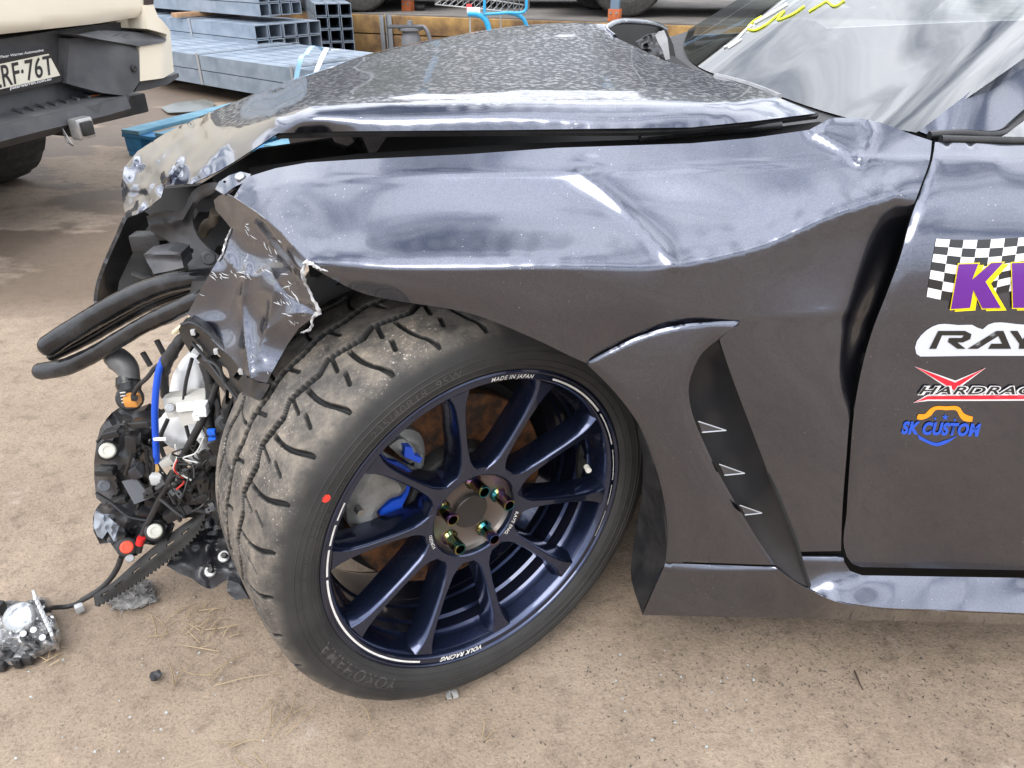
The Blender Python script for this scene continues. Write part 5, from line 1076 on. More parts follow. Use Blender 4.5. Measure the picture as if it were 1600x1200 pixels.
WCOL = [pm('wire_' + n_, c_, rough=.45) for n_, c_ in (('black', (.012, .012, .012)), ('grey', (.16, .16, .16)), ('white', (.5, .5, .48)), ('yellow', (.5, .38, .06)), ('red', (.42, .03, .02)), ('green', (.05, .18, .07)))]
for k in range(15):
    x0, y0 = r5.uniform(236, 340), r5.uniform(680, 780); Y0 = .965 - (x0 - 240) * .0005
    pp = [(x0, y0, Y0)]
    for j in range(3): pp.append((pp[-1][0] + r5.gauss(0, 14), pp[-1][1] + r5.uniform(2, 26), Y0 + r5.uniform(-.012, .012)))
    pxtube('thin_wire', pp, r5.uniform(.0009, .0017), WCOL[0] if r5.random() < .82 else r5.choice(WCOL[1:]), car, n=5)
for (x, y, w_, h_, rt_) in ((176, 676, .030, .012, .3), (208, 690, .018, .03, -.2), (166, 735, .03, .012, 0), (214, 735, .02, .022, .4), (186, 782, .036, .01, .35), (232, 800, .03, .012, -.3), (222, 660, .03, .010, .1)):
    V, F = box_geo(P(x, y, .99), (w_, .02, h_), np.array([[math.cos(rt_), 0, math.sin(rt_)], [0, 1, 0], [-math.sin(rt_), 0, math.cos(rt_)]]), bev=.003); mk('moulded_boss', V, F, r5.choice((BLACKG, BLACK, SCUFFB)), car)
for pts in ([(152, 690, 1.0), (176, 668, 1.0), (206, 662, 1.0), (236, 668, 1.0)], [(150, 770, .985), (172, 784, .98), (200, 806, .97), (236, 814, .97)], [(196, 660, .99), (206, 700, .985), (196, 742, .98)], [(228, 700, .99), (232, 740, .985), (252, 786, .975)]): pxtube('moulded_rib', pts, .0028, BLACKG, car, n=6)
# wheel arch liner in front of the tyre and the undertray
sheet('front_liner', crv([(388, 588), (404, 598), (421, 600), (412, 618), (392, 645), (374, 682), (358, 722), (348, 760), (344, 800), (340, 822)], 30) + crv([(336, 818), (330, 790), (334, 740), (345, 695), (362, 650), (378, 615)], 20), tps([(388, 588, .862), (421, 600, .822), (374, 682, .862), (348, 760, .90), (340, 820, .93), (334, 740, .96), (362, 650, .91)]), BLACKG, car, step=6, thick=.003, fn=facets(.010, 24, 30, 4))
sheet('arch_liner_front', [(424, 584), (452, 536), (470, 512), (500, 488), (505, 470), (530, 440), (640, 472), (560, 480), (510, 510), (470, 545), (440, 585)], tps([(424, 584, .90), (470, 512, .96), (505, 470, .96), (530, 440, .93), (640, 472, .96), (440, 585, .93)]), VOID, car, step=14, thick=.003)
ut_out = crv([(260, 884), (272, 862), (288, 838), (302, 812), (330, 796), (350, 790), (372, 826), (388, 866), (398, 900), (394, 936), (378, 932), (374, 912), (356, 906), (344, 912), (332, 920), (316, 916), (300, 904), (280, 896)], 60)
UTT = tps([(260, 884, .975), (302, 812, 1.05), (350, 790, 1.08), (398, 900, .94), (394, 936, .925), (332, 918, .94), (300, 904, .955), (345, 860, .99)])
ut = sheet('undertray', ut_out, UTT, pm('undertray_plastic', (.010, .010, .012), (.030, .031, .035), 8, .22, rough2=.4, bump=.1, bscale=60), car, step=6, thick=.004, fn=lambda x, y: -.010 * np.exp(-pdist(x, y, [(308, 905), (318, 880), (345, 892), (360, 880), (392, 876)]) / 6) - .006 * np.exp(-pdist(x, y, [(292, 850), (345, 845), (385, 848)]) / 6) + facets(.012, 26, 20, 7)(x, y) - .010 * np.exp(-pdist(x, y, [(300, 830), (352, 824), (380, 840)]) / 5))
for (x, y) in ((349, 869), (328, 892)):
    Yb = float(UTT(np.array(float(x)), np.array(float(y)))); w_ = disc('washer', x, y, Yb - .010, .0105, .002, pm('dull_zinc', (.32, .32, .32), metal=.6, rough=.5), ut, axis=(0, -.6, .8)); ORG[w_] = ORG[car]
    disc('bolt_head', x, y - 2, Yb - .018, .0052, .008, BLACK, ut, axis=(0, -.6, .8), n=6)
sheet('tray_flange', [(356, 906), (374, 912), (388, 934), (368, 938), (354, 924)], tps([(356, 906, .93), (388, 934, .915), (354, 924, .922)]), DARKM, car, step=6, thick=.01, fn=facets(.004, 10, 10, 5), back=BACKY)
# curved toothed strip hanging to the ground
up = crv([(322, 790), (305, 806), (282, 822), (250, 846), (214, 876), (178, 908), (146, 930)], 60); lo = crv([(318, 812), (312, 828), (292, 852), (262, 876), (226, 902), (186, 928), (150, 948)], 60)
lo2 = []
for k, q in enumerate(lo[::-1]): lo2.append((q[0] + (1.6 if k % 2 else -1.6), q[1] + (2.2 if k % 2 else -1.2)))
STT = tps([(322, 790, .99), (312, 826, .975), (250, 846, .965), (262, 876, .955), (178, 908, .945), (186, 928, .940), (146, 930, .945), (150, 948, .935)])
slots = []
for k in (10, 18, 27, 36, 45, 52):
    a_ = np.array(up[k]) * .62 + np.array(lo[k]) * .38; b_ = np.array(up[k + 4]) * .62 + np.array(lo[k + 4]) * .38; slots.append([tuple(a_ + (0, -1.6)), tuple(b_ + (0, -1.6)), tuple(b_ + (0, 1.6)), tuple(a_ + (0, 1.6))])
stp = sheet('toothed_strip', up + lo2, STT, LINER, car, step=5, thick=.004, holes=slots, fn=lambda x, y: .004 * np.exp(-pdist(x, y, up) / 4) - .003 * np.exp(-pdist(x, y, [tuple((np.array(a_) + np.array(b_)) / 2) for a_, b_ in zip(up, lo)][::6]) / 4))
V, F = box_geo(P(317, 798, .968), (.028, .006, .006), np.array([[.98, -.1, -.1], [.1, .99, 0], [.1, 0, .99]]), bev=.001); mk('strip_clip', V, F, DARKM, stp)
# fender mounting tab with bolt
tb_ = sheet('fender_tab', [(336, 296), (342, 284), (358, 274), (376, 268), (392, 272), (388, 282), (366, 292), (350, 304)], tps([(336, 296, .975), (376, 268, .985), (350, 304, .945), (392, 275, .965)]), PAINT, car, step=5, thick=.003, holes=[ell(351, 284, 2.5, 2)])
disc('tab_bolt', 374, 274, .968, .0068, .006, STEEL, tb_, axis=(-.1, -.4, .9), n=10)
# cowl, scuttle and wiper piece
sheet('bulkhead_shade', [(949, 44), (960, 38), (1000, 35.5), (1024, 39), (1042, 47), (1052, 70), (1060, 108), (1030, 104), (985, 84), (950, 60)], tps([(920, 40, 1.95), (1075, 40, 1.95), (985, 84, 1.90), (1075, 110, 1.88)]), VOID, car, step=12, thick=.01, back=BACKY)  # black sheet cut to the hole behind the bonnet, its shade as colour
loft('scuttle', [[q + np.array([-.09, -.01, -.03]) for q in WB], [q + np.array([.0, 0, -.004]) for q in WB]], BLACK, car, nu=40, nv=5)
sheet('hinge_cover', [(1024, 56), (1030, 50), (1038, 48), (1043, 60), (1047, 92), (1040, 94), (1034, 76), (1028, 66)], tps([(1024, 56, 1.72), (1038, 48, 1.72), (1047, 92, 1.70), (1030, 70, 1.71)]), pm('faded_grey_plastic', (.26, .26, .27), (.18, .18, .19), 30, .5), car, step=5, thick=.008, back=BACKY)
sheet('wiper_cowl_fragment', [(994, 66), (1012, 54), (1026, 52), (1030, 70), (1036, 84), (1020, 86), (1006, 80)], tps([(994, 66, 1.78), (1026, 52, 1.78), (1020, 86, 1.74)]), SCUFFB, car, step=5, thick=.01, fn=facets(.02, 9, 9, 4), back=BACKY)
pxtube('scuttle_trim', [(1118, 118, 1.30), (1150, 126, 1.24), (1190, 139, 1.16), (1218, 151, 1.09)], .004, pm('faded_grey_plastic', (.26, .26, .27)), car, n=6)

# ================================================================== LOOSE THINGS ON THE GROUND NEAR THE CAR
lamp = empty('headlamp_module', tuple(PZ(38, 1000, 0)), 'silver headlamp projector module with black wire lying on the concrete', 'headlamp part')
CHROME = pm('bright_lamp_metal', (.62, .62, .62), (.42, .42, .42), 26, .22, metal=.9, rough2=.4, bump=.3, bscale=60)
lm_out = [(-28, 960), (-6, 944), (14, 938), (40, 940), (58, 932), (76, 934), (80, 955), (92, 985), (88, 1005), (60, 1018), (38, 1030), (12, 1034), (-20, 1020), (-34, 990)]
lm_f = facets(.030, 17, 14, 6)
sheet('lamp_body', lm_out, None, CHROME, lamp, step=4, thick=.012, back=(0, .2, -.95), mapper=lambda x, y: PZ(x, y, np.clip(.036 + lm_f(x, y) - .02 * sstep(1000, 1034, y), .016, .08)), sharp=24)
lz = PZ(30, 965, .055); rr_ = .026
V = []; n = 24; prof = [(1.0, -.2), (1.0, .15), (.95, .3), (.8, .52), (.55, .72), (.25, .82), (.02, .85)]
la = np.array([.1, -.55, .8]); la /= np.linalg.norm(la); l1 = np.cross(la, [1.0, 0, 0]); l1 /= np.linalg.norm(l1); l2 = np.cross(la, l1)
for a_, b_ in prof:
    for k in range(n): t = 2 * math.pi * k / n; V.append(lz + la * rr_ * b_ * .5 + rr_ * a_ * (math.cos(t) * l1 + math.sin(t) * l2))
mk('lamp_lens', V, [(i*n + k, i*n + (k+1) % n, (i+1)*n + (k+1) % n, (i+1)*n + k) for i in range(len(prof)-1) for k in range(n)] + [tuple((len(prof)-1)*n + k for k in range(n))], pm('clear_lamp_lens', (.30, .31, .32), (.48, .49, .50), 20, .10, metal=.5, spec=.8), lamp)
for k in range(9):
    c = PZ(58 + 3.2 * k, 940 + 7 * k, .045 - .002 * k); V, F = box_geo(c, (.005, .030, .034), np.array([[.8, .6, 0], [-.6, .8, 0], [0, 0, 1.]]), bev=.001); mk('cooling_fin', V, F, CHROME, lamp)
for (x, y, z, s) in ((8, 1028, .012, .03), (44, 1030, .012, .018), (-8, 950, .05, .03), (0, 1040, .008, .02), (28, 1036, .01, .014)):
    V, F = box_geo(PZ(x, y, z), (s, s * .7, .02), bev=.005); mk('lamp_fragment', V, F, BLACK, lamp)
for (x, y) in ((52, 984), (36, 990), (66, 996)):
    V, F = tube_geo([PZ(x, y, .05), PZ(x, y, .066)], .005, n=8, seg=3); mk('screw_boss', V, F, CHROME, lamp)
tube('lamp_wire', [PZ(72, 952, .04), PZ(88, 949, .02), PZ(104, 948, .012), PZ(118, 944, .014), PZ(128, 938, .02)], .0042, BLACK, lamp, n=8)
tube('lamp_wire_sheath', [P(128, 938, .952), P(150, 925, .958), P(172, 905, .965), P(184, 886, .97), P(190, 870, .972)], .0050, BLACK, car, n=8)
V, F = box_geo(PZ(124, 950, .012), (.014, .012, .014), np.array([[.8, .6, 0], [-.6, .8, 0], [0, 0, 1.]]), bev=.002); mk('wire_plug', V, F, CLEARG, lamp)

# grey wadding torn from the bumper
fl = MB(); fc = PZ(206, 934, .0)
nu_, nv_ = 40, 18; V = []
for i_ in range(nv_):
    for k in range(nu_):
        t, f_ = 2 * math.pi * k / nu_, (math.pi / 2) * i_ / (nv_ - 1); d_ = np.array([math.cos(t) * math.cos(f_), math.sin(t) * math.cos(f_), math.sin(f_)])
        w_ = .72 + .55 * float(vnoise(np.array(d_[0] * 3 + 9), np.array(d_[1] * 3 + d_[2] * 4), 5)) + .30 * float(vnoise(np.array(d_[0] * 9 + 9), np.array(d_[1] * 9 + d_[2] * 11), 6)); V.append(fc + d_ * np.array([.036, .026, .026]) * w_ + np.array([.0, 0, .001]))
fl.add(V, [(i_*nu_ + k, i_*nu_ + (k+1) % nu_, (i_+1)*nu_ + (k+1) % nu_, (i_+1)*nu_ + k) for i_ in range(nv_-1) for k in range(nu_)])
for k in range(420):
    p0 = np.array(V[rnd.randrange(len(V))]); pts = [p0]
    for j_ in range(3): pts.append(pts[-1] + np.array([rnd.gauss(0, .004), rnd.gauss(0, .004), rnd.gauss(.0005, .003)]))
    for q in pts: q[2] = max(q[2], .001)
    fl.add(*tube_geo(pts, rnd.uniform(.0003, .0008), n=3, seg=5))
o = fl.build('wadding_lump', pm('grey_fibre_wadding', (.17, .165, .16), (.34, .33, .32), 90, .95, bump=.8, bscale=160)); tag(o, 'grey fluffy lump of torn wadding under the toothed black strip', 'wadding')

# dry grass stalks, three loose clumps
STRAW = pm('dry_straw', (.20, .145, .08), (.34, .26, .16), 20, .85)
def clump(spots, lab, n, spread, ln, seed):
    r2 = random.Random(seed); mb = MB()
    for k in range(n):
        x, y = r2.choice(spots); c = PZ(x + r2.gauss(0, spread), y + r2.gauss(0, spread * .5), .002); a_ = r2.gauss(.7, .5) if r2.random() < .8 else r2.uniform(0, 3.1); l_ = r2.uniform(.4, 1) * ln
        d = np.array([math.cos(a_), math.sin(a_), 0]); mb.add(*tube_geo([c, c + d * l_ * .5 + np.array([r2.gauss(0, .004), r2.gauss(0, .004), r2.uniform(.002, .006)]), c + d * l_ + np.array([0, 0, r2.uniform(-.001, .002)])], [.0010, .0009, .0004], n=4, seg=7))
    tag(mb.build('dry_grass_stalks', STRAW), lab, 'straw', 'wisps of dry grass on the concrete')
clump([(290, 990), (320, 975), (335, 1000), (250, 985), (310, 965)], 'tangled dry grass stalks on the concrete left of the tyre', 26, 16, .06, 1)
clump([(262, 1066), (330, 1060), (340, 1025)], 'few long bent dry stalks beside the dark leaf scrap', 7, 12, .11, 2)
clump([(360, 1170), (430, 1130), (445, 1145), (420, 1165)], 'dry straw wisps near the bottom edge below the tyre', 12, 14, .07, 3)
clump([(72, 1030), (60, 1040)], 'brown wisp of dry grass beside the silver lamp module', 5, 6, .05, 4)
clump([(745, 1155), (580, 1140)], 'faint short dry stalks at the bottom centre', 5, 16, .04, 5)
q = MB(); V, F = sheet_geo([(236, 1050), (250, 1046), (253, 1053), (246, 1062), (236, 1064), (233, 1057)], lambda x, y: PZ(x, y, .006 + .006 * vnoise(x / 6, y / 6, 2)), 3, .002); q.add(V, F)
tag(q.build('leaf_scrap', pm('dark_scrap', (.045, .045, .05), (.02, .02, .02), 40, .7)), 'small dark grey scrap lying among dry stalks', 'scrap')
q = MB()
for (x, y, s) in ((703, 1074, 1), (710, 1084, .8), (700, 1086, .7)):
    V, F = sheet_geo([(x - 6*s, y - 6*s), (x + 5*s, y - 7*s), (x + 8*s, y + 5*s), (x - 2*s, y + 7*s)], lambda a_, b_: PZ(a_, b_, .006 + .006 * vnoise(a_ / 5, b_ / 5, 4)), 3, .003); q.add(V, F)
tag(q.build('plastic_chip', pm('grey_chip', (.20, .20, .19), (.3, .3, .29), 40, .6)), 'grey crumbled chip on the ground just below the tyre', 'scrap')
tag(tube('twig', [PZ(1335, 1048, .004), PZ(1340, 1060, .006), PZ(1344, 1070, .005), PZ(1349, 1078, .003)], [.0016, .0018, .0014, .001], pm('dark_twig', (.05, .035, .025), rough=.9), None, n=6), 'short dark twig on the concrete below the door', 'twig')
# grit, pebbles and glass crumbs: nobody could count them
gr = MB(); r3 = random.Random(11)
ico = [(0, 0, 1), (.9, 0, .2), (-.3, .85, .2), (-.4, -.8, .25), (.1, .1, -.4)]
for k in range(2600):
    x, y = r3.uniform(-1.4, 1.3), r3.uniform(.55, 2.4) ** 1.0; s = r3.uniform(.0006, .0019) * (2.1 if r3.random() < .04 else 1); a_ = r3.uniform(0, 6.28); ca, sa = math.cos(a_), math.sin(a_)
    z = float(ground_z(np.array(x), np.array(y)))
    gr.add([(x + s * (p_[0] * ca - p_[1] * sa), y + s * (p_[0] * sa + p_[1] * ca), z + s * .3 + s * .7 * p_[2]) for p_ in ico], [(0, 1, 2), (0, 2, 3), (0, 3, 1), (1, 4, 2), (2, 4, 3), (3, 4, 1)])
o = gr.build('grit', pm('mixed_grit', (.10, .085, .07), (.42, .37, .31), 160, .85, lo=.42, hi=.58), smooth=False); tag(o, 'loose grit and small stones strewn over the concrete', 'grit', kind='stuff')
ch = MB()
for k in range(900):
    x, y = r3.gauss(.55, .30), .80 + abs(r3.gauss(0, .09)) * (1 if r3.random() < .7 else -1); s_ = r3.uniform(.001, .0032); a_ = r3.uniform(0, 3.1); ca, sa = math.cos(a_), math.sin(a_); z = float(ground_z(np.array(x), np.array(y)))
    ch.add([(x + s_ * (p_[0] * ca * 1.6 - p_[1] * sa * .6), y + s_ * (p_[0] * sa * 1.6 + p_[1] * ca * .6), z + s_ * .15 + s_ * .25 * p_[2]) for p_ in ico], [(0, 1, 2), (0, 2, 3), (0, 3, 1), (1, 4, 2), (2, 4, 3), (3, 4, 1)])
tag(ch.build('dark_chips', pm('dark_chip', (.03, .028, .025), (.09, .08, .068), 90, .85), smooth=False), 'dark chips scattered on the concrete under the sill', 'chips', kind='stuff')
gc = MB()
for k in range(46):
    c = PZ(r3.choice((r3.uniform(120, 420), r3.uniform(20, 300), r3.uniform(900, 1180))), r3.uniform(1010, 1195), .003); s = r3.uniform(.0015, .004); V, F = box_geo(c, (s, s * r3.uniform(.6, 1), s * .7), bev=s * .1); gc.add(V, F)
tag(gc.build('glass_crumbs', pm('glass_crumb', (.62, .66, .66), rough=.1, trans=.6), smooth=False), 'tiny pale crumbs of broken glass on the concrete', 'glass', kind='stuff')

# ================================================================== BACKGROUND
ORD = ['first', 'second', 'third', 'fourth', 'fifth', 'sixth', 'seventh', 'eighth', 'ninth', 'tenth']
GALV = pm('galvanised_steel', (.20, .25, .31), (.31, .36, .42), 7, .34, metal=.5, rough2=.5)
Z3 = np.array([0, 0, 1.0])
def hollow_tube_mesh(name, d, e, L_, w, h, t=.006):
    V = []
    for s in (0, L_):
        for (a_, b_) in ((0, 0), (w, 0), (w, h), (0, h)): V.append(d * s + e * a_ + Z3 * b_)
        for (a_, b_) in ((t, t), (w - t, t), (w - t, h - t), (t, h - t)): V.append(d * s + e * a_ + Z3 * b_)
    F = []
    for k in range(4):
        k2 = (k + 1) % 4
        F += [(k, k2, 8 + k2, 8 + k), (4 + k2, 4 + k, 12 + k, 12 + k2), (k2, k, 4 + k, 4 + k2), (8 + k, 8 + k2, 12 + k2, 12 + k)]
    me = bpy.data.meshes.new(name); me.from_pydata([tuple(map(float, v)) for v in V], [], F); me.update(); me.materials.append(GALV)
    bm = bmesh.new(); bm.from_mesh(me); bmesh.ops.recalc_face_normals(bm, faces=bm.faces[:]); bm.to_mesh(me); bm.free()
    return me
def bundle(org, d, e, L_, w, h, cols, rows, what, grp):
    """rows counted from the bottom, columns from the near side"""
    me = hollow_tube_mesh('steel_tube', d, e, L_, w - .010, h - .006)
    for j in range(rows):
        for i in range(cols):
            o = bpy.data.objects.new('steel_tube', me); COL.objects.link(o)
            p = org + e * w * i + Z3 * h * j + d * rnd.uniform(-.012, .012); o.location = p
            tag(o, f'galvanised tube, {ORD[i]} from left, {ORD[rows-1-j]} row down, in {what}', 'steel tube', grp)
dT = np.array([-.782, .623, 0]); eT = np.array([.623, .782, 0])
# long flat bundle on the ground
pA = PZ(515, 113, .32); pA[2] = 0
bundle(pA - dT * 1.0 + Z3 * .10, dT, eT, 5.2, .118, .11, 8, 2, 'the long flat bundle', 'tubes in the flat front bundle')
# middle bundle behind it, upper bundle on packers, right-hand stack
pB = PZ(398, 39, .46); pB[2] = 0
bundle(pB + Z3 * .12, dT, eT, 5.0, .138, .1135, 5, 3, 'the middle bundle', 'tubes in the middle bundle')
pC = PZ(407, 26, .505); pC[2] = 0
bundle(pC + Z3 * .505, dT, eT, 5.0, .112, .105, 4, 3, 'the upper bundle', 'tubes in the upper bundle')
pD = P(500, 80, 8.35); pD[2] = 0
dR = np.array([-.30, .954, 0]); eR = np.array([.954, .30, 0])
bundle(pD + Z3 * .07, dR, eR, 5.0, .122, .118, 3, 4, 'the right-hand stack', 'tubes in the right-hand stack')
WOOD = pm('rough_pine', (.40, .24, .13), (.28, .16, .09), 14, .8)
for k, (base, L_, z, off, lab) in enumerate(((pB, .75, .465, 1.15, 'orange timber packer between the upper and middle tube bundles'), (pA, .98, .0, .5, 'dark timber bearer under the right end of the flat tube bundle'), (pA, .98, .0, 2.6, 'dark timber bearer under the flat tube bundle behind the truck'), (pB, .75, .0, .8, 'timber bearer under the middle tube bundle'))):
    c = base + dT * off + eT * L_ * .47 + Z3 * (z + (.02 if z else .05)); V, F = box_geo(c, (L_ + .06, .09, .038 if z else .098), np.stack([eT, dT, Z3]), bev=.004); tag(mk('timber_packer', V, F, WOOD), lab, 'timber', 'timbers under the tubes')
c = pD + dR * .5 + eR * .18 + Z3 * .034; V, F = box_geo(c, (.45, .09, .068), np.stack([eR, dR, Z3]), bev=.004); tag(mk('timber_packer', V, F, WOOD), 'timber bearer under the right-hand tube stack', 'timber', 'timbers under the tubes')
# strapping on the flat bundle
def strap(name, pts, w, mat, lab, wdir):
    q = hermite(pts, 40); V = []
    for p in q: V += [p - wdir * w / 2, p + wdir * w / 2]
    V2 = [v + np.array([0, 0, .002]) for v in V]
    F = [(2*i, 2*i+1, 2*i+3, 2*i+2) for i in range(39)]; n = len(V)
    F += [tuple(k + n for k in f[::-1]) for f in F]
    tag(mk(name, V + V2, F, mat), lab, 'strap', 'plastic straps on the tubes')
tb0 = P(461, 131, 5.35)
strap('plastic_strap', [P(461, 132, 5.30), P(465, 112, 5.30), P(469, 95, 5.30), P(478, 85, 5.5), P(491, 72, 5.75), P(503, 77, 5.9), P(510, 84, 5.95)], .035, pm('pale_blue_strap', (.30, .52, .68), rough=.4), 'pale blue strap looping up from the flat tube bundle', np.array([.95, -.3, 0]))
strap('plastic_strap', [P(490, 122, 5.30), P(497, 105, 5.30), P(506, 84, 5.4), P(516, 79, 5.8), P(532, 77, 6.2)], .035, pm('white_strap', (.70, .71, .70), rough=.4), 'white strap beside the blue one on the flat tube bundle', np.array([.95, -.3, 0]))
STEELB = pm('steel_band', (.42, .44, .46), rough=.35, metal=.7)
for (org, L_, zz, off, lab) in ((pB, .70, .46, 1.0, 'thin steel band round the middle bundle near its open ends'), (pB, .70, .46, 1.75, 'thin steel band further along the middle bundle'), (pA - dT * 1.0, .945, .322, 2.55, 'thin steel band round the flat bundle beside the truck'), (pA - dT * 1.0, .945, .322, 1.4, 'thin steel band across the flat bundle near the bonnet')):
    zl = .12 if org is pB else .10
    pts = [org + dT * off - eT * .004 + Z3 * zl, org + dT * off - eT * .004 + Z3 * (zz + .004), org + dT * off + eT * (L_ + .004) + Z3 * (zz + .004), org + dT * off + eT * (L_ + .004) + Z3 * zl]
    V = []
    for p in pts: V += [p - dT * .016, p + dT * .016]
    F = [(0, 1, 3, 2), (2, 3, 5, 4), (4, 5, 7, 6)]; V2 = [np.array(v) + np.array([.0012, .0012, .0012]) for v in V]
    tag(mk('steel_band', V + V2, F + [tuple(k + 8 for k in f[::-1]) for f in F], STEELB, smooth=False), lab, 'steel band', 'bands round the tube bundles')

# ---- blue pallet
PBL = pm('blue_pallet_paint', (.018, .12, .27), (.035, .20, .36), 10, .6, rough2=.8)
PBT = pm('faded_blue_pallet_paint', (.07, .19, .27), (.15, .29, .36), 8, .7)
pc = PZ(200, 243, 0); du = PZ(330, 172, .145) - PZ(192, 206, .145); du[2] = 0; du /= np.linalg.norm(du); dv = np.array([du[1], -du[0], 0]); dv = dv if dv[1] < 0 else -dv
pal = empty('pallet', tuple(pc), 'blue wooden pallet lying on the ground behind the crumpled bonnet', 'pallet')
fr3 = np.stack([du, dv, Z3])
for k in range(5):
    V, F = box_geo(pc + du * .58 + dv * (.06 + .245 * k) + Z3 * .133, (1.16, .13, .022), fr3, bev=.003); mk('deck_board', V, F, PBT, pal)
for k in range(3):
    V, F = box_geo(pc + du * (.05 + .53 * k) + dv * .55 + Z3 * .111, (.10, 1.12, .020), fr3, bev=.003); mk('stringer_board', V, F, PBL, pal)
    V, F = box_geo(pc + du * .58 + dv * (.06 + .49 * k) + Z3 * .011, (1.16, .10, .020), fr3, bev=.003); mk('bottom_board', V, F, PBL, pal)
    for j in range(3):
        V, F = box_geo(pc + du * (.06 + .52 * k) + dv * (.06 + .49 * j) + Z3 * .061, (.115, .115, .078), fr3, bev=.003); mk('block', V, F, PBL, pal)

# broken clear sheet lying beyond the pallet
q = MB(); V, F = sheet_geo([(252, 168), (275, 160), (320, 155), (335, 160), (332, 172), (300, 174), (262, 176)], lambda x, y: PZ(x, y, .01 + .012 * vnoise(x / 9, y / 5, 3)), 6, .003); q.add(V, F)
tag(q.build('plastic_sheet', pm('clear_grey_plastic', (.42, .43, .40), rough=.15, trans=.5)), 'flat scrap of clear plastic sheet on the ground beyond the pallet', 'scrap')

# ---- pick-up truck, rear corner
UA = np.array([-1.95, 3.0, .45]); UN = np.array([.937, -.35, 0]); UU = np.array([.35, .937, 0]); UF = np.stack([UU, UN, Z3])
def U(px, py, v=0.0): return PL(px, py, UA + UN * v, UN)
CREAMP = pm('cream_truck_paint', (.66, .60, .48), (.70, .64, .52), 3, .35, coat=.6, coat_rough=.05)
BUMP = pm('dark_grey_bumper_plastic', (.045, .047, .052), (.085, .085, .088), 7, .55, rough2=.7, bump=.1, bscale=120)
ute = empty('pickup_truck', (UA[0] - 1.2, UA[1] + .9, 0), 'cream pick-up truck seen by its rear bumper, plate and tow hitch', 'pickup truck')
def uplate(name, out, v, thick, mat, parent=None, step=14, fn=None, holes=()):
    def mp(x, y):
        b0 = U(x, y, v)
        return b0 + UN * (fn(x, y))[..., None] if fn else b0
    return sheet(name, out, None, mat, parent or ute, step=step, thick=thick, mapper=mp, back=-UN, holes=holes, sharp=40)
uplate('tailgate', [(-300, 118), (0, 55), (150, 38), (226, 27), (226, -20), (224, -330), (-300, -330)], .0, .06, CREAMP, fn=lambda x, y: -.03 * np.exp(-pdist(x, y, [(-300, 118), (0, 55), (226, 27)]) / 5), step=12)
uplate('quarter_panel', [(228, 8), (240, 8), (247, 26), (258, 36), (270, 47), (274, 75), (278, 113), (256, 122), (219, 127), (218, 73), (262, 64), (263, 54), (230, 45)], .02, .30, CREAMP, fn=lambda x, y: -.025 * sstep(250, 282, x), step=6)
uplate('quarter_panel_upper', [(228, 8), (228, -330), (252, -330), (240, 8)], -.02, .3, CREAMP, step=12)
uplate('tail_lamp', [(226, -60), (243, -60), (240, 7), (227, 8)], .01, .10, pm('dark_lamp', (.04, .03, .03), rough=.15), step=8)
uplate('bumper_recess', [(-300, 130), (0, 62), (130, 42), (225, 30), (222, 48), (200, 130), (120, 160), (0, 190), (-300, 270)], -.14, .03, BUMP, step=12, fn=lambda x, y: .01 * np.sin(x / 25))
uplate('bumper_block', [(138, 62), (160, 60), (205, 66), (217, 73), (218, 128), (208, 143), (196, 150), (170, 146), (150, 138), (132, 132)], .02, .16, BUMP, step=6, fn=lambda x, y: -.10 * sstep(190, 140, x) - .02 * np.exp(-pdist(x, y, [(138, 62), (205, 66), (217, 73)]) / 4))
uplate('step_pad', [(136, 55), (175, 48), (218, 50), (258, 55), (263, 61), (258, 66), (218, 73), (205, 70), (160, 62)], .03, .12, BUMP, step=5, fn=lambda x, y: -.06 * sstep(66, 50, y))
for k in range(5): tube('step_rib', [U(165 + 14 * k, 60 + .6 * k, .005), U(182 + 14 * k, 53 + .6 * k, -.02)], .006, BUMP, ute, n=5, seg=3)
zs = .455
stepm = sheet('bumper_step', [(-300, 245), (0, 165), (70, 148), (132, 134), (200, 143), (196, 149), (150, 163), (100, 172), (0, 195), (-300, 290)], None, BUMP, ute, step=10, thick=.03, mapper=lambda x, y: PZ(x, y, zs), back=(0, 0, -1))
for k in range(10):
    x0 = 8 + k * 17; tube('tread_rib', [PZ(x0, 169 - x0 * .25, zs + .004), PZ(x0 + 30, 178 - x0 * .24, zs + .004)], .007, BUMP, stepm, n=5, seg=3)
pa_ = [PZ(-300, 291, zs), PZ(0, 196, zs), PZ(60, 182, zs), PZ(110, 171, zs), PZ(160, 160, zs), PZ(198, 150, zs)]
loft('bumper_lip', [pa_, [p - Z3 * .05 + UN * .01 for p in pa_], [p - Z3 * .09 - UN * .06 for p in pa_], [p - Z3 * .10 - UN * .30 for p in pa_]], BUMP, ute, nu=24, nv=8)
V, F = box_geo(PZ(152, 148, zs + .003), (.09, .02, .004), np.stack([UU, UN, Z3])); mk('orange_scuff', V, F, pm('orange_reflector', (.62, .20, .09), rough=.5), stepm)
uplate('lower_trim', [(219, 128), (256, 123), (279, 114), (280, 120), (262, 132), (232, 140), (210, 144)], -.02, .12, BUMP, step=6)
disc('bumper_sensor', 211, 107, float(U(211, 107, .03)[1]), .016, .01, BLACK, ute, axis=UN)
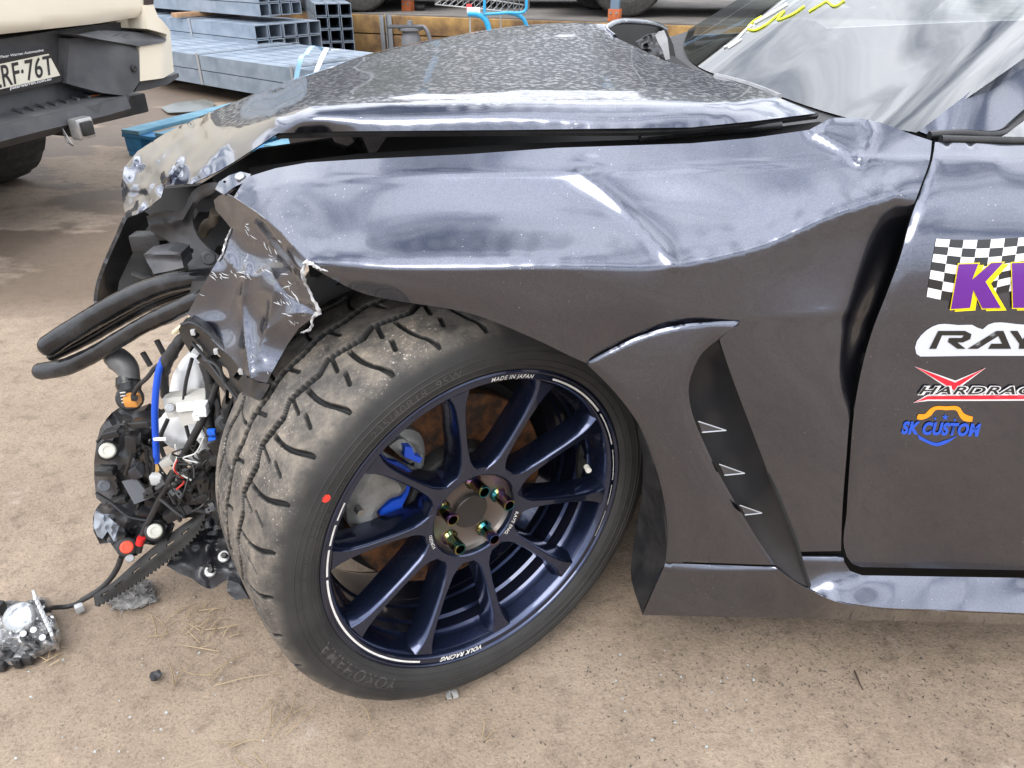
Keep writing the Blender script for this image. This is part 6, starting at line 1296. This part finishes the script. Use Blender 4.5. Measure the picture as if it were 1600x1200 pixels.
# number plate with its frame and writing
pf = uplate('plate_frame', [(-42, 100), (79, 77), (82, 84), (99, 122), (97, 127), (-42, 158)], -.095, .02, pm('plate_frame_black', (.015, .015, .016), rough=.4), step=20)
uplate('number_plate', [(-36, 108), (76, 84), (94, 118), (-36, 148)], -.088, .004, pm('plate_cream', (.62, .58, .47), (.70, .67, .56), 10, .5), pf, step=20)
def plate_text(name, body, mp, mat, off=0.0, sp=1.0, v=-.0865):
    T, F = text_geo(body, offset=off, spacing=sp); w = T[:, 0].max(); px, py = mp(T[:, 0] / w, T[:, 1] / .7); W_ = U(px, py, v); mk(name, W_, facing(W_, F, CAM), mat, pf, sharp=None)
PBK = pm('plate_black', (.02, .02, .02), rough=.5)
plate_text('plate_characters', 'ERF·76T', lambda u, v: (-8 + u * 93 + v * -3 * (1 - u) - v * 3, (139 - u * 24) - v * (34 - 4 * u)), PBK, .012, 1.05)
plate_text('frame_lettering', 'Peter Warren Automotive', lambda u, v: (1 + u * 67, (91 - u * 11) - v * 4.2), pm('plate_white', (.75, .75, .75), rough=.5), .008, v=-.074)
plate_text('frame_lettering', 'peterwarren.com.au', lambda u, v: (16 + u * 64, (140 - u * 15) - v * 4.6), MATS['plate_white'], .012, v=-.074)
# tow hitch
hq = U(128, 200, .10)
hit = empty('tow_hitch', tuple(hq)); hit.parent = ute; hit.location = hq - ORG[ute]
V, F = box_geo(hq, (.085, .05, .085), UF, bev=.012); mk('hitch_collar', V, F, pm('bright_zinc', (.50, .50, .50), (.35, .35, .35), 30, .3, metal=.7), hit)
V, F = box_geo(hq + UN * .026, (.056, .02, .056), UF, bev=.006); mk('hitch_plug', V, F, BLACK, hit)
V, F = box_geo(hq - UN * .20, (.066, .36, .066), UF, bev=.006); mk('hitch_tube', V, F, pm('dark_iron', (.035, .033, .032)), hit)
V, F = box_geo(hq - UN * .32 - Z3 * .02, (1.3, .09, .09), UF, bev=.01); mk('cross_tube', V, F, pm('dark_iron', (.035, .033, .032)), hit)
tube('hitch_pin', [hq - UN * .06 - UU * .06 + Z3 * .01, hq - UN * .06 + UU * .05 + Z3 * .01], .009, STEEL, hit, n=8, seg=3)
tube('pin_clip', [hq - UN * .05 - UU * .055 + Z3 * .02, hq - UN * .02 - UU * .06 - Z3 * .03, hq - UN * .01 - UU * .055 - Z3 * .06, hq - UN * .04 - UU * .05 - Z3 * .05, hq - UN * .05 - UU * .05], .003, STEEL, hit, n=6)
# truck rear wheels, chassis, tray
def far_tyre(name, c, axis, r_, w_, parent, mat=RUBBER, lugs=True, rimm=None):
    axis = axis / np.linalg.norm(axis); a_ = np.cross(axis, Z3); a_ /= np.linalg.norm(a_); b_ = Z3; n = 72
    prof = [(.58, -.42), (.64, -.5), (.80, -.53), (.93, -.48), (.985, -.40), (1.0, -.2), (1.0, 0), (1.0, .2), (.985, .40), (.93, .48), (.80, .53), (.64, .5), (.58, .42)]
    V = []
    for k_, (rr, s) in enumerate(prof):
        for k in range(n):
            q_ = rr * r_ * (1 - (.028 if lugs and 3 < k_ < 9 and ((k + (k_ % 2) * 2) % 4 == 0) else 0)); t = 2 * math.pi * k / n
            V.append(c + axis * s * w_ + q_ * (math.cos(t) * a_ + math.sin(t) * b_))
    V = np.array(V); V[:, 2] = np.maximum(V[:, 2], c[2] - r_ * .985)
    F = [(i*n + k, i*n + (k+1) % n, (i+1)*n + (k+1) % n, (i+1)*n + k) for i in range(len(prof)-1) for k in range(n)]
    t_ = mk(name, V, F, mat, parent, sharp=25)
    V = []; pr = [(.60, -.40), (.56, -.30), (.50, -.25), (.2, -.25), (.01, -.2)]; pr = pr + [(q_[0], -q_[1]) for q_ in pr[::-1]]
    for rr, s in pr:
        for k in range(36): t = 2 * math.pi * k / 36; V.append(c + axis * s * w_ + rr * r_ * (math.cos(t) * a_ + math.sin(t) * b_))
    mk('wheel_rim', V, [(i*36 + k, i*36 + (k+1) % 36, (i+1)*36 + (k+1) % 36, (i+1)*36 + k) for i in range(len(pr)-1) for k in range(36)], rimm or pm('dark_iron', (.035, .033, .032)), parent)
g0 = PZ(-8, 284, 0); c0 = g0 - UN * .02 + Z3 * .37
far_tyre('tyre', c0, UU, .375, .26, ute, pm('truck_tyre_rubber', (.022, .021, .020), (.045, .042, .038), 30, .8))
far_tyre('tyre', c0 - UU * 1.45, UU, .375, .26, ute, MATS['truck_tyre_rubber'])
V, F = box_geo(UA - UN * 1.3 + UU * .1 + Z3 * (.62 - .45), (1.7, 2.3, .20), UF, bev=.02); mk('chassis', V, F, VOID, ute)
V, F = box_geo(UA - UN * 1.5 + UU * .0 + Z3 * (1.12 - .45), (1.78, 2.7, .74), UF, bev=.05); mk('tray', V, F, CREAMP, ute)

# ---- ledge with sleeper wall, post and things on it
LA = PZ(556, 80, 0); LB = np.array([1.4, LA[1] - 1.3, 0]); LC = LA + (LA - LB) / np.linalg.norm(LA - LB) * 3.0
ld = (LB - LC) / np.linalg.norm(LB - LC); ln = np.array([ld[1], -ld[0], 0]); ln = ln if ln[1] < 0 else -ln; LF = np.stack([ld, ln, Z3])
HL = .385
SLP = pm('ochre_timber_sleeper', (.36, .22, .075), (.12, .07, .035), 3.2, .85, bump=.5, bscale=40, lo=.36, hi=.62)
wallo = empty('sleeper_wall', tuple(LA), 'low retaining wall of ochre timber sleepers with grey steel posts', 'retaining wall')
post_t = []
for xx in (606, 1010): post_t.append(float((PL(np.array(float(xx)), np.array(60.0), LA, ln) - LC) @ ld))
ts = [0] + post_t + [post_t[-1] + 2.4, post_t[-1] + 4.8]
for a_, b_ in zip(ts[:-1], ts[1:]):
    for j in range(2):
        V, F = box_geo(LC + ld * ((a_ + b_) / 2) - ln * .05 + Z3 * (HL * (.25 + .5 * j) - .005), (b_ - a_ - .02, .09, HL / 2 - .012), LF, bev=.008); mk('sleeper', V, F, SLP, wallo)
GPOST = pm('grey_steel_post', (.26, .28, .30), (.20, .21, .22), 9, .5, metal=.4)
for t_ in post_t:
    mb = MB(); c = LC + ld * t_ + Z3 * (HL / 2)
    mb.add(*box_geo(c + ln * .02 - ld * .05, (.05, .012, HL - .004), LF, bev=.002)); mb.add(*box_geo(c + ln * .02 + ld * .05, (.05, .012, HL - .004), LF, bev=.002)); mb.add(*box_geo(c - ln * .03, (.012, .09, HL - .008), LF)); mb.add(*box_geo(c - ln * .09, (.15, .012, HL - .006), LF))
    mb.build('post', GPOST, wallo)
lg = [LC - ln * .10, LC + ld * 14 - ln * .10, LC + ld * 14 - ln * 60, LC - ln * 60 - ld * 6]
lgv = [p + Z3 * HL for p in lg] + [p + Z3 * .01 for p in lg]
o = mk('upper_yard', lgv, [(0, 1, 2, 3), (4, 7, 6, 5), (0, 4, 5, 1), (1, 5, 6, 2), (2, 6, 7, 3), (3, 7, 4, 0)], pm('dark_oily_yard', (.16, .145, .13), (.085, .078, .072), 2.2, .85, bump=.4, bscale=30), smooth=False); o['kind'] = 'structure'
def on_ledge(px, py): return PZ(px, py, HL)
# parked vehicles on the ledge: seen only from the sills down
def parked(name, c, fwd, L_, Wd, Hb, col, lab, tr=.32):
    fwd = fwd / np.linalg.norm(fwd); sd = np.cross(Z3, fwd); fr = np.stack([fwd, sd, Z3]); e_ = empty(name, tuple(c), lab, 'car', 'vehicles parked on the upper yard')
    prof = [(-.5, .42), (-.49, .62), (-.40, .86), (-.30, .92), (-.18, 1.30), (.10, 1.36), (.24, .96), (.42, .86), (.495, .66), (.5, .40), (.47, .26), (-.47, .26)]
    V = []
    for s, k in ((-1, .98), (-.9, 1.0), (.9, 1.0), (1, .98)):
        for a_, b_ in prof: V.append(c + fwd * a_ * L_ * k + sd * s * Wd / 2 * (.84 if b_ > 1.0 else 1) + Z3 * b_ * Hb * k)
    n = len(prof); F = [(i*n + k, i*n + (k+1) % n, (i+1)*n + (k+1) % n, (i+1)*n + k) for i in range(3) for k in range(n)] + [tuple(range(n)), tuple(3*n + k for k in range(n))[::-1]]
    mk('body', V, F, col, e_, sharp=30)
    V, F = box_geo(c + Z3 * .30, (L_ * .9, Wd * .8, .16), fr); mk('underbody', V, F, VOID, e_)
    for a_ in (-.31, .31):
        for s in (-1, 1): far_tyre('tyre', c + fwd * a_ * L_ + sd * s * (Wd / 2 - .10) + Z3 * tr, sd, tr, .22, e_, MATS['truck_tyre_rubber'])
SILV = pm('silver_car_paint', (.36, .35, .33), (.42, .41, .39), 4, .3, metal=.5, coat=.5); NAVY = pm('black_car_paint', (.015, .016, .018), rough=.25, coat=.8)
c1 = on_ledge(1010, 30); 
parked('parked_car', c1 + np.array([1.3, .9, 0]), np.array([1.0, -.12, 0]), 4.5, 1.8, 1.1, NAVY, 'black four-wheel-drive parked on the ledge behind the bonnet, big tyre showing', tr=.40)
c2 = on_ledge(890, 26)
parked('parked_car', c2 + np.array([-.9, 2.0, 0]), np.array([1.0, -.1, 0]), 4.4, 1.75, 1.0, SILV, 'silver car parked on the ledge behind the shopping trolley')
c3 = on_ledge(580, 21)
parked('parked_car', c3 + np.array([-1.6, .95, 0]), np.array([1.0, .05, 0]), 4.6, 1.8, 1.1, NAVY, 'dark car on the ledge behind the tube stacks, one tyre showing', tr=.36)
# rack uprights with orange feet
RK = pm('blue_grey_rack_steel', (.13, .19, .26), rough=.5); OR = pm('orange_rack_foot', (.42, .12, .035), (.30, .08, .03), 20, .6)
for (px, py, lab) in ((638, 17, 'rack upright with orange foot on the ledge left of the trolley'), (960, 33, 'rack upright with orange foot on the ledge right of the trolley')):
    c = on_ledge(px, py); e_ = empty('rack_upright', tuple(c), lab, 'rack post', 'orange-footed rack posts')
    V, F = box_geo(c + Z3 * .9, (.085, .07, 1.72), LF, bev=.004); mk('column', V, F, RK, e_)
    ft_ = MB(); ft_.add(*box_geo(c + Z3 * .055, (.115, .10, .11), LF, bev=.004)); fo = ft_.build('foot', OR, e_)
    for s in (-1, 1):
        V, F = tube_geo([c + Z3 * .075 + ld * .03 * s + ln * .05, c + Z3 * .075 + ld * .03 * s + ln * .058], .012, n=8, seg=3); mk('foot_bolt', V, F, STEEL, fo)
c = on_ledge(652, 16.5); tag(tube('canister', [c + Z3 * .035 - ld * .10, c + Z3 * .035 + ld * .10], [.03, .04, .04, .03], BLACK, None, n=12), 'small black canister lying on the ledge beside an orange rack foot', 'canister')
# grey stand with a curved handle in front of the wall
gq = P(642, 60, 8.2); gq[2] = 0
st = empty('plastic_stand', tuple(gq), 'grey plastic stand with a curved handle in front of the sleeper wall', 'stand')
def S(px, py, Y=8.2): return P(px, py, Y)
GRP = pm('mid_grey_plastic', (.13, .135, .15), (.17, .175, .19), 8, .5); GRD = pm('dark_grey_plastic', (.05, .052, .058), rough=.5)
mb = MB(); rp = [(.09, 0.0), (.10, .02), (.095, .25), (.075, .30), (.12, .315), (.12, .335), (.03, .345), (.025, .40), (.0, .402)]; V = []
for rr, zz in rp:
    for k in range(24): t = 2 * math.pi * k / 24; V.append(gq + np.array([rr * math.cos(t), rr * math.sin(t), zz]))
mk('stand_body', V, [(i*24 + k, i*24 + (k+1) % 24, (i+1)*24 + (k+1) % 24, (i+1)*24 + k) for i in range(len(rp)-1) for k in range(24)], GRP, st, sharp=35)
V, F = box_geo(gq + np.array([-.04, 0, .345]), (.34, .18, .022), bev=.008); mk('stand_plate', V, F, GRD, st)
tube('handle', [gq + np.array([.06, 0, .34]), gq + np.array([.14, 0, .335]), gq + np.array([.175, 0, .28]), gq + np.array([.18, 0, .18]), gq + np.array([.10, 0, .15])], .02, GRP, st, n=10)
# shopping trolley
TY = 7.6
def T_(px, py, dy=0.0): return P(px, py, TY + dy)
tr0 = T_(755, 60); tr0[2] = 0
tro = empty('shopping_trolley', tuple(tr0), 'wire shopping trolley with bright blue legs standing behind the bonnet', 'shopping trolley')
WIRE = pm('zinc_wire', (.40, .41, .41), rough=.35, metal=.7); TBL = pm('sky_blue_tube', (.02, .30, .58), rough=.35, coat=.4)
mb = MB(); dz = 0.55
f0, f1, r0_, r1_ = T_(680, 7), T_(820, 21), T_(680, 7) + np.array([.1, .52, .06]), T_(820, 21) + np.array([.05, .52, .03])
for (a_, b_) in ((f0, f1), (r0_, r1_), (f0, r0_), (f1, r1_)):
    for h_ in (0, .13, .26, .39, .52): mb.add(*tube_geo([a_ + Z3 * h_, b_ + Z3 * h_],   .007 if h_ in (0, .52) else .005, n=5, seg=3))
    for k in range(17):
        p = a_ + (b_ - a_) * k / 16; mb.add(*tube_geo([p, p + Z3 * .52], .0045, n=4, seg=3))
for k in range(15):
    p = f0 + (f1 - f0) * k / 14; q_ = r0_ + (r1_ - r0_) * k / 14; mb.add(*tube_geo([p, q_], .0045, n=4, seg=3))
mb.build('basket', WIRE, tro, sharp=None)
tube('blue_rail', [T_(822, -10, -.02), T_(821, 16, -.02), T_(790, 20, -.02), T_(757, 22, -.02)], .013, TBL, tro, n=8)
tube('blue_corner_post', [T_(757, -30, -.02), T_(757, 20, -.02)], .013, TBL, tro, n=8, seg=3)
for dy in (0, .42):
    s = 0 if dy == 0 else 60
    tube('front_leg', [T_(731 + s * 1.05, 21 - .02 * s, dy), T_(748 + s, 23, dy), T_(758 + s, 30, dy), T_(764 + s, 46, dy), T_(768 + s, 100, dy)], .026 if dy == 0 else .02, TBL, tro, n=10)
    p = T_(734 + s * .8, 24, dy); q_ = p.copy(); q_[2] = .10; tube('rear_leg', [p, q_], .009, WIRE, tro, n=6, seg=4)
V, F = box_geo(T_(733, 11, -.01), (.05, .01, .05), bev=.003); mk('red_badge', V, F, pm('red_badge', (.60, .06, .06), rough=.5), tro)
V, F = box_geo(T_(740, 16, -.012), (.12, .01, .05), bev=.003); mk('white_panel', V, F, WHITEP, tro)
for (px, dy) in ((735, 0), (770, 0), (785, .42), (815, .42)):
    c = T_(px, 40, dy); c[2] = .06; a_ = tube('castor', [c - np.array([0, .012, 0]), c + np.array([0, .012, 0])], .058, BLACK, tro, n=20, seg=3)

# ---- long shed across the back of the yard (its dark wall is what the bonnet and the left of the screen mirror)
shed = empty('warehouse', (-6, 26, 0), 'long grey-green corrugated warehouse across the back of the yard', 'warehouse')
xs_ = np.arange(-34, 20, .19); V = []; F = []
for i, x in enumerate(xs_):
    yy = 24 + (.03 if i % 2 else -.03); V += [(x, yy, .02), (x, yy, 6.6)]
F = [(2*i, 2*i+2, 2*i+3, 2*i+1) for i in range(len(xs_)-1)]
mk('corrugated_wall', V, F, pm('weathered_green_steel', (.075, .085, .080), (.11, .115, .105), .8, .6), shed, smooth=False)
V, F = box_geo((-7, 23.9, 6.72), (54.4, .5, .22), bev=.03); mk('gutter', V, F, pm('pale_gutter', (.35, .35, .34), rough=.5), shed)
mk('shed_roof', [(-34, 23.7, 6.85), (20, 23.7, 6.85), (20, 34, 8.4), (-34, 34, 8.4)], [(0, 1, 2, 3)], pm('zinc_roof', (.32, .33, .34), rough=.45, metal=.3), shed, smooth=False)
for xx in (-20, -9, 4):
    V, F = box_geo((xx, 23.85, 2.3), (4.2, .16, 4.56), bev=.02); mk('roller_door', V, F, pm('dark_doorway', (.05, .05, .052), (.07, .07, .07), 2, .6), shed)
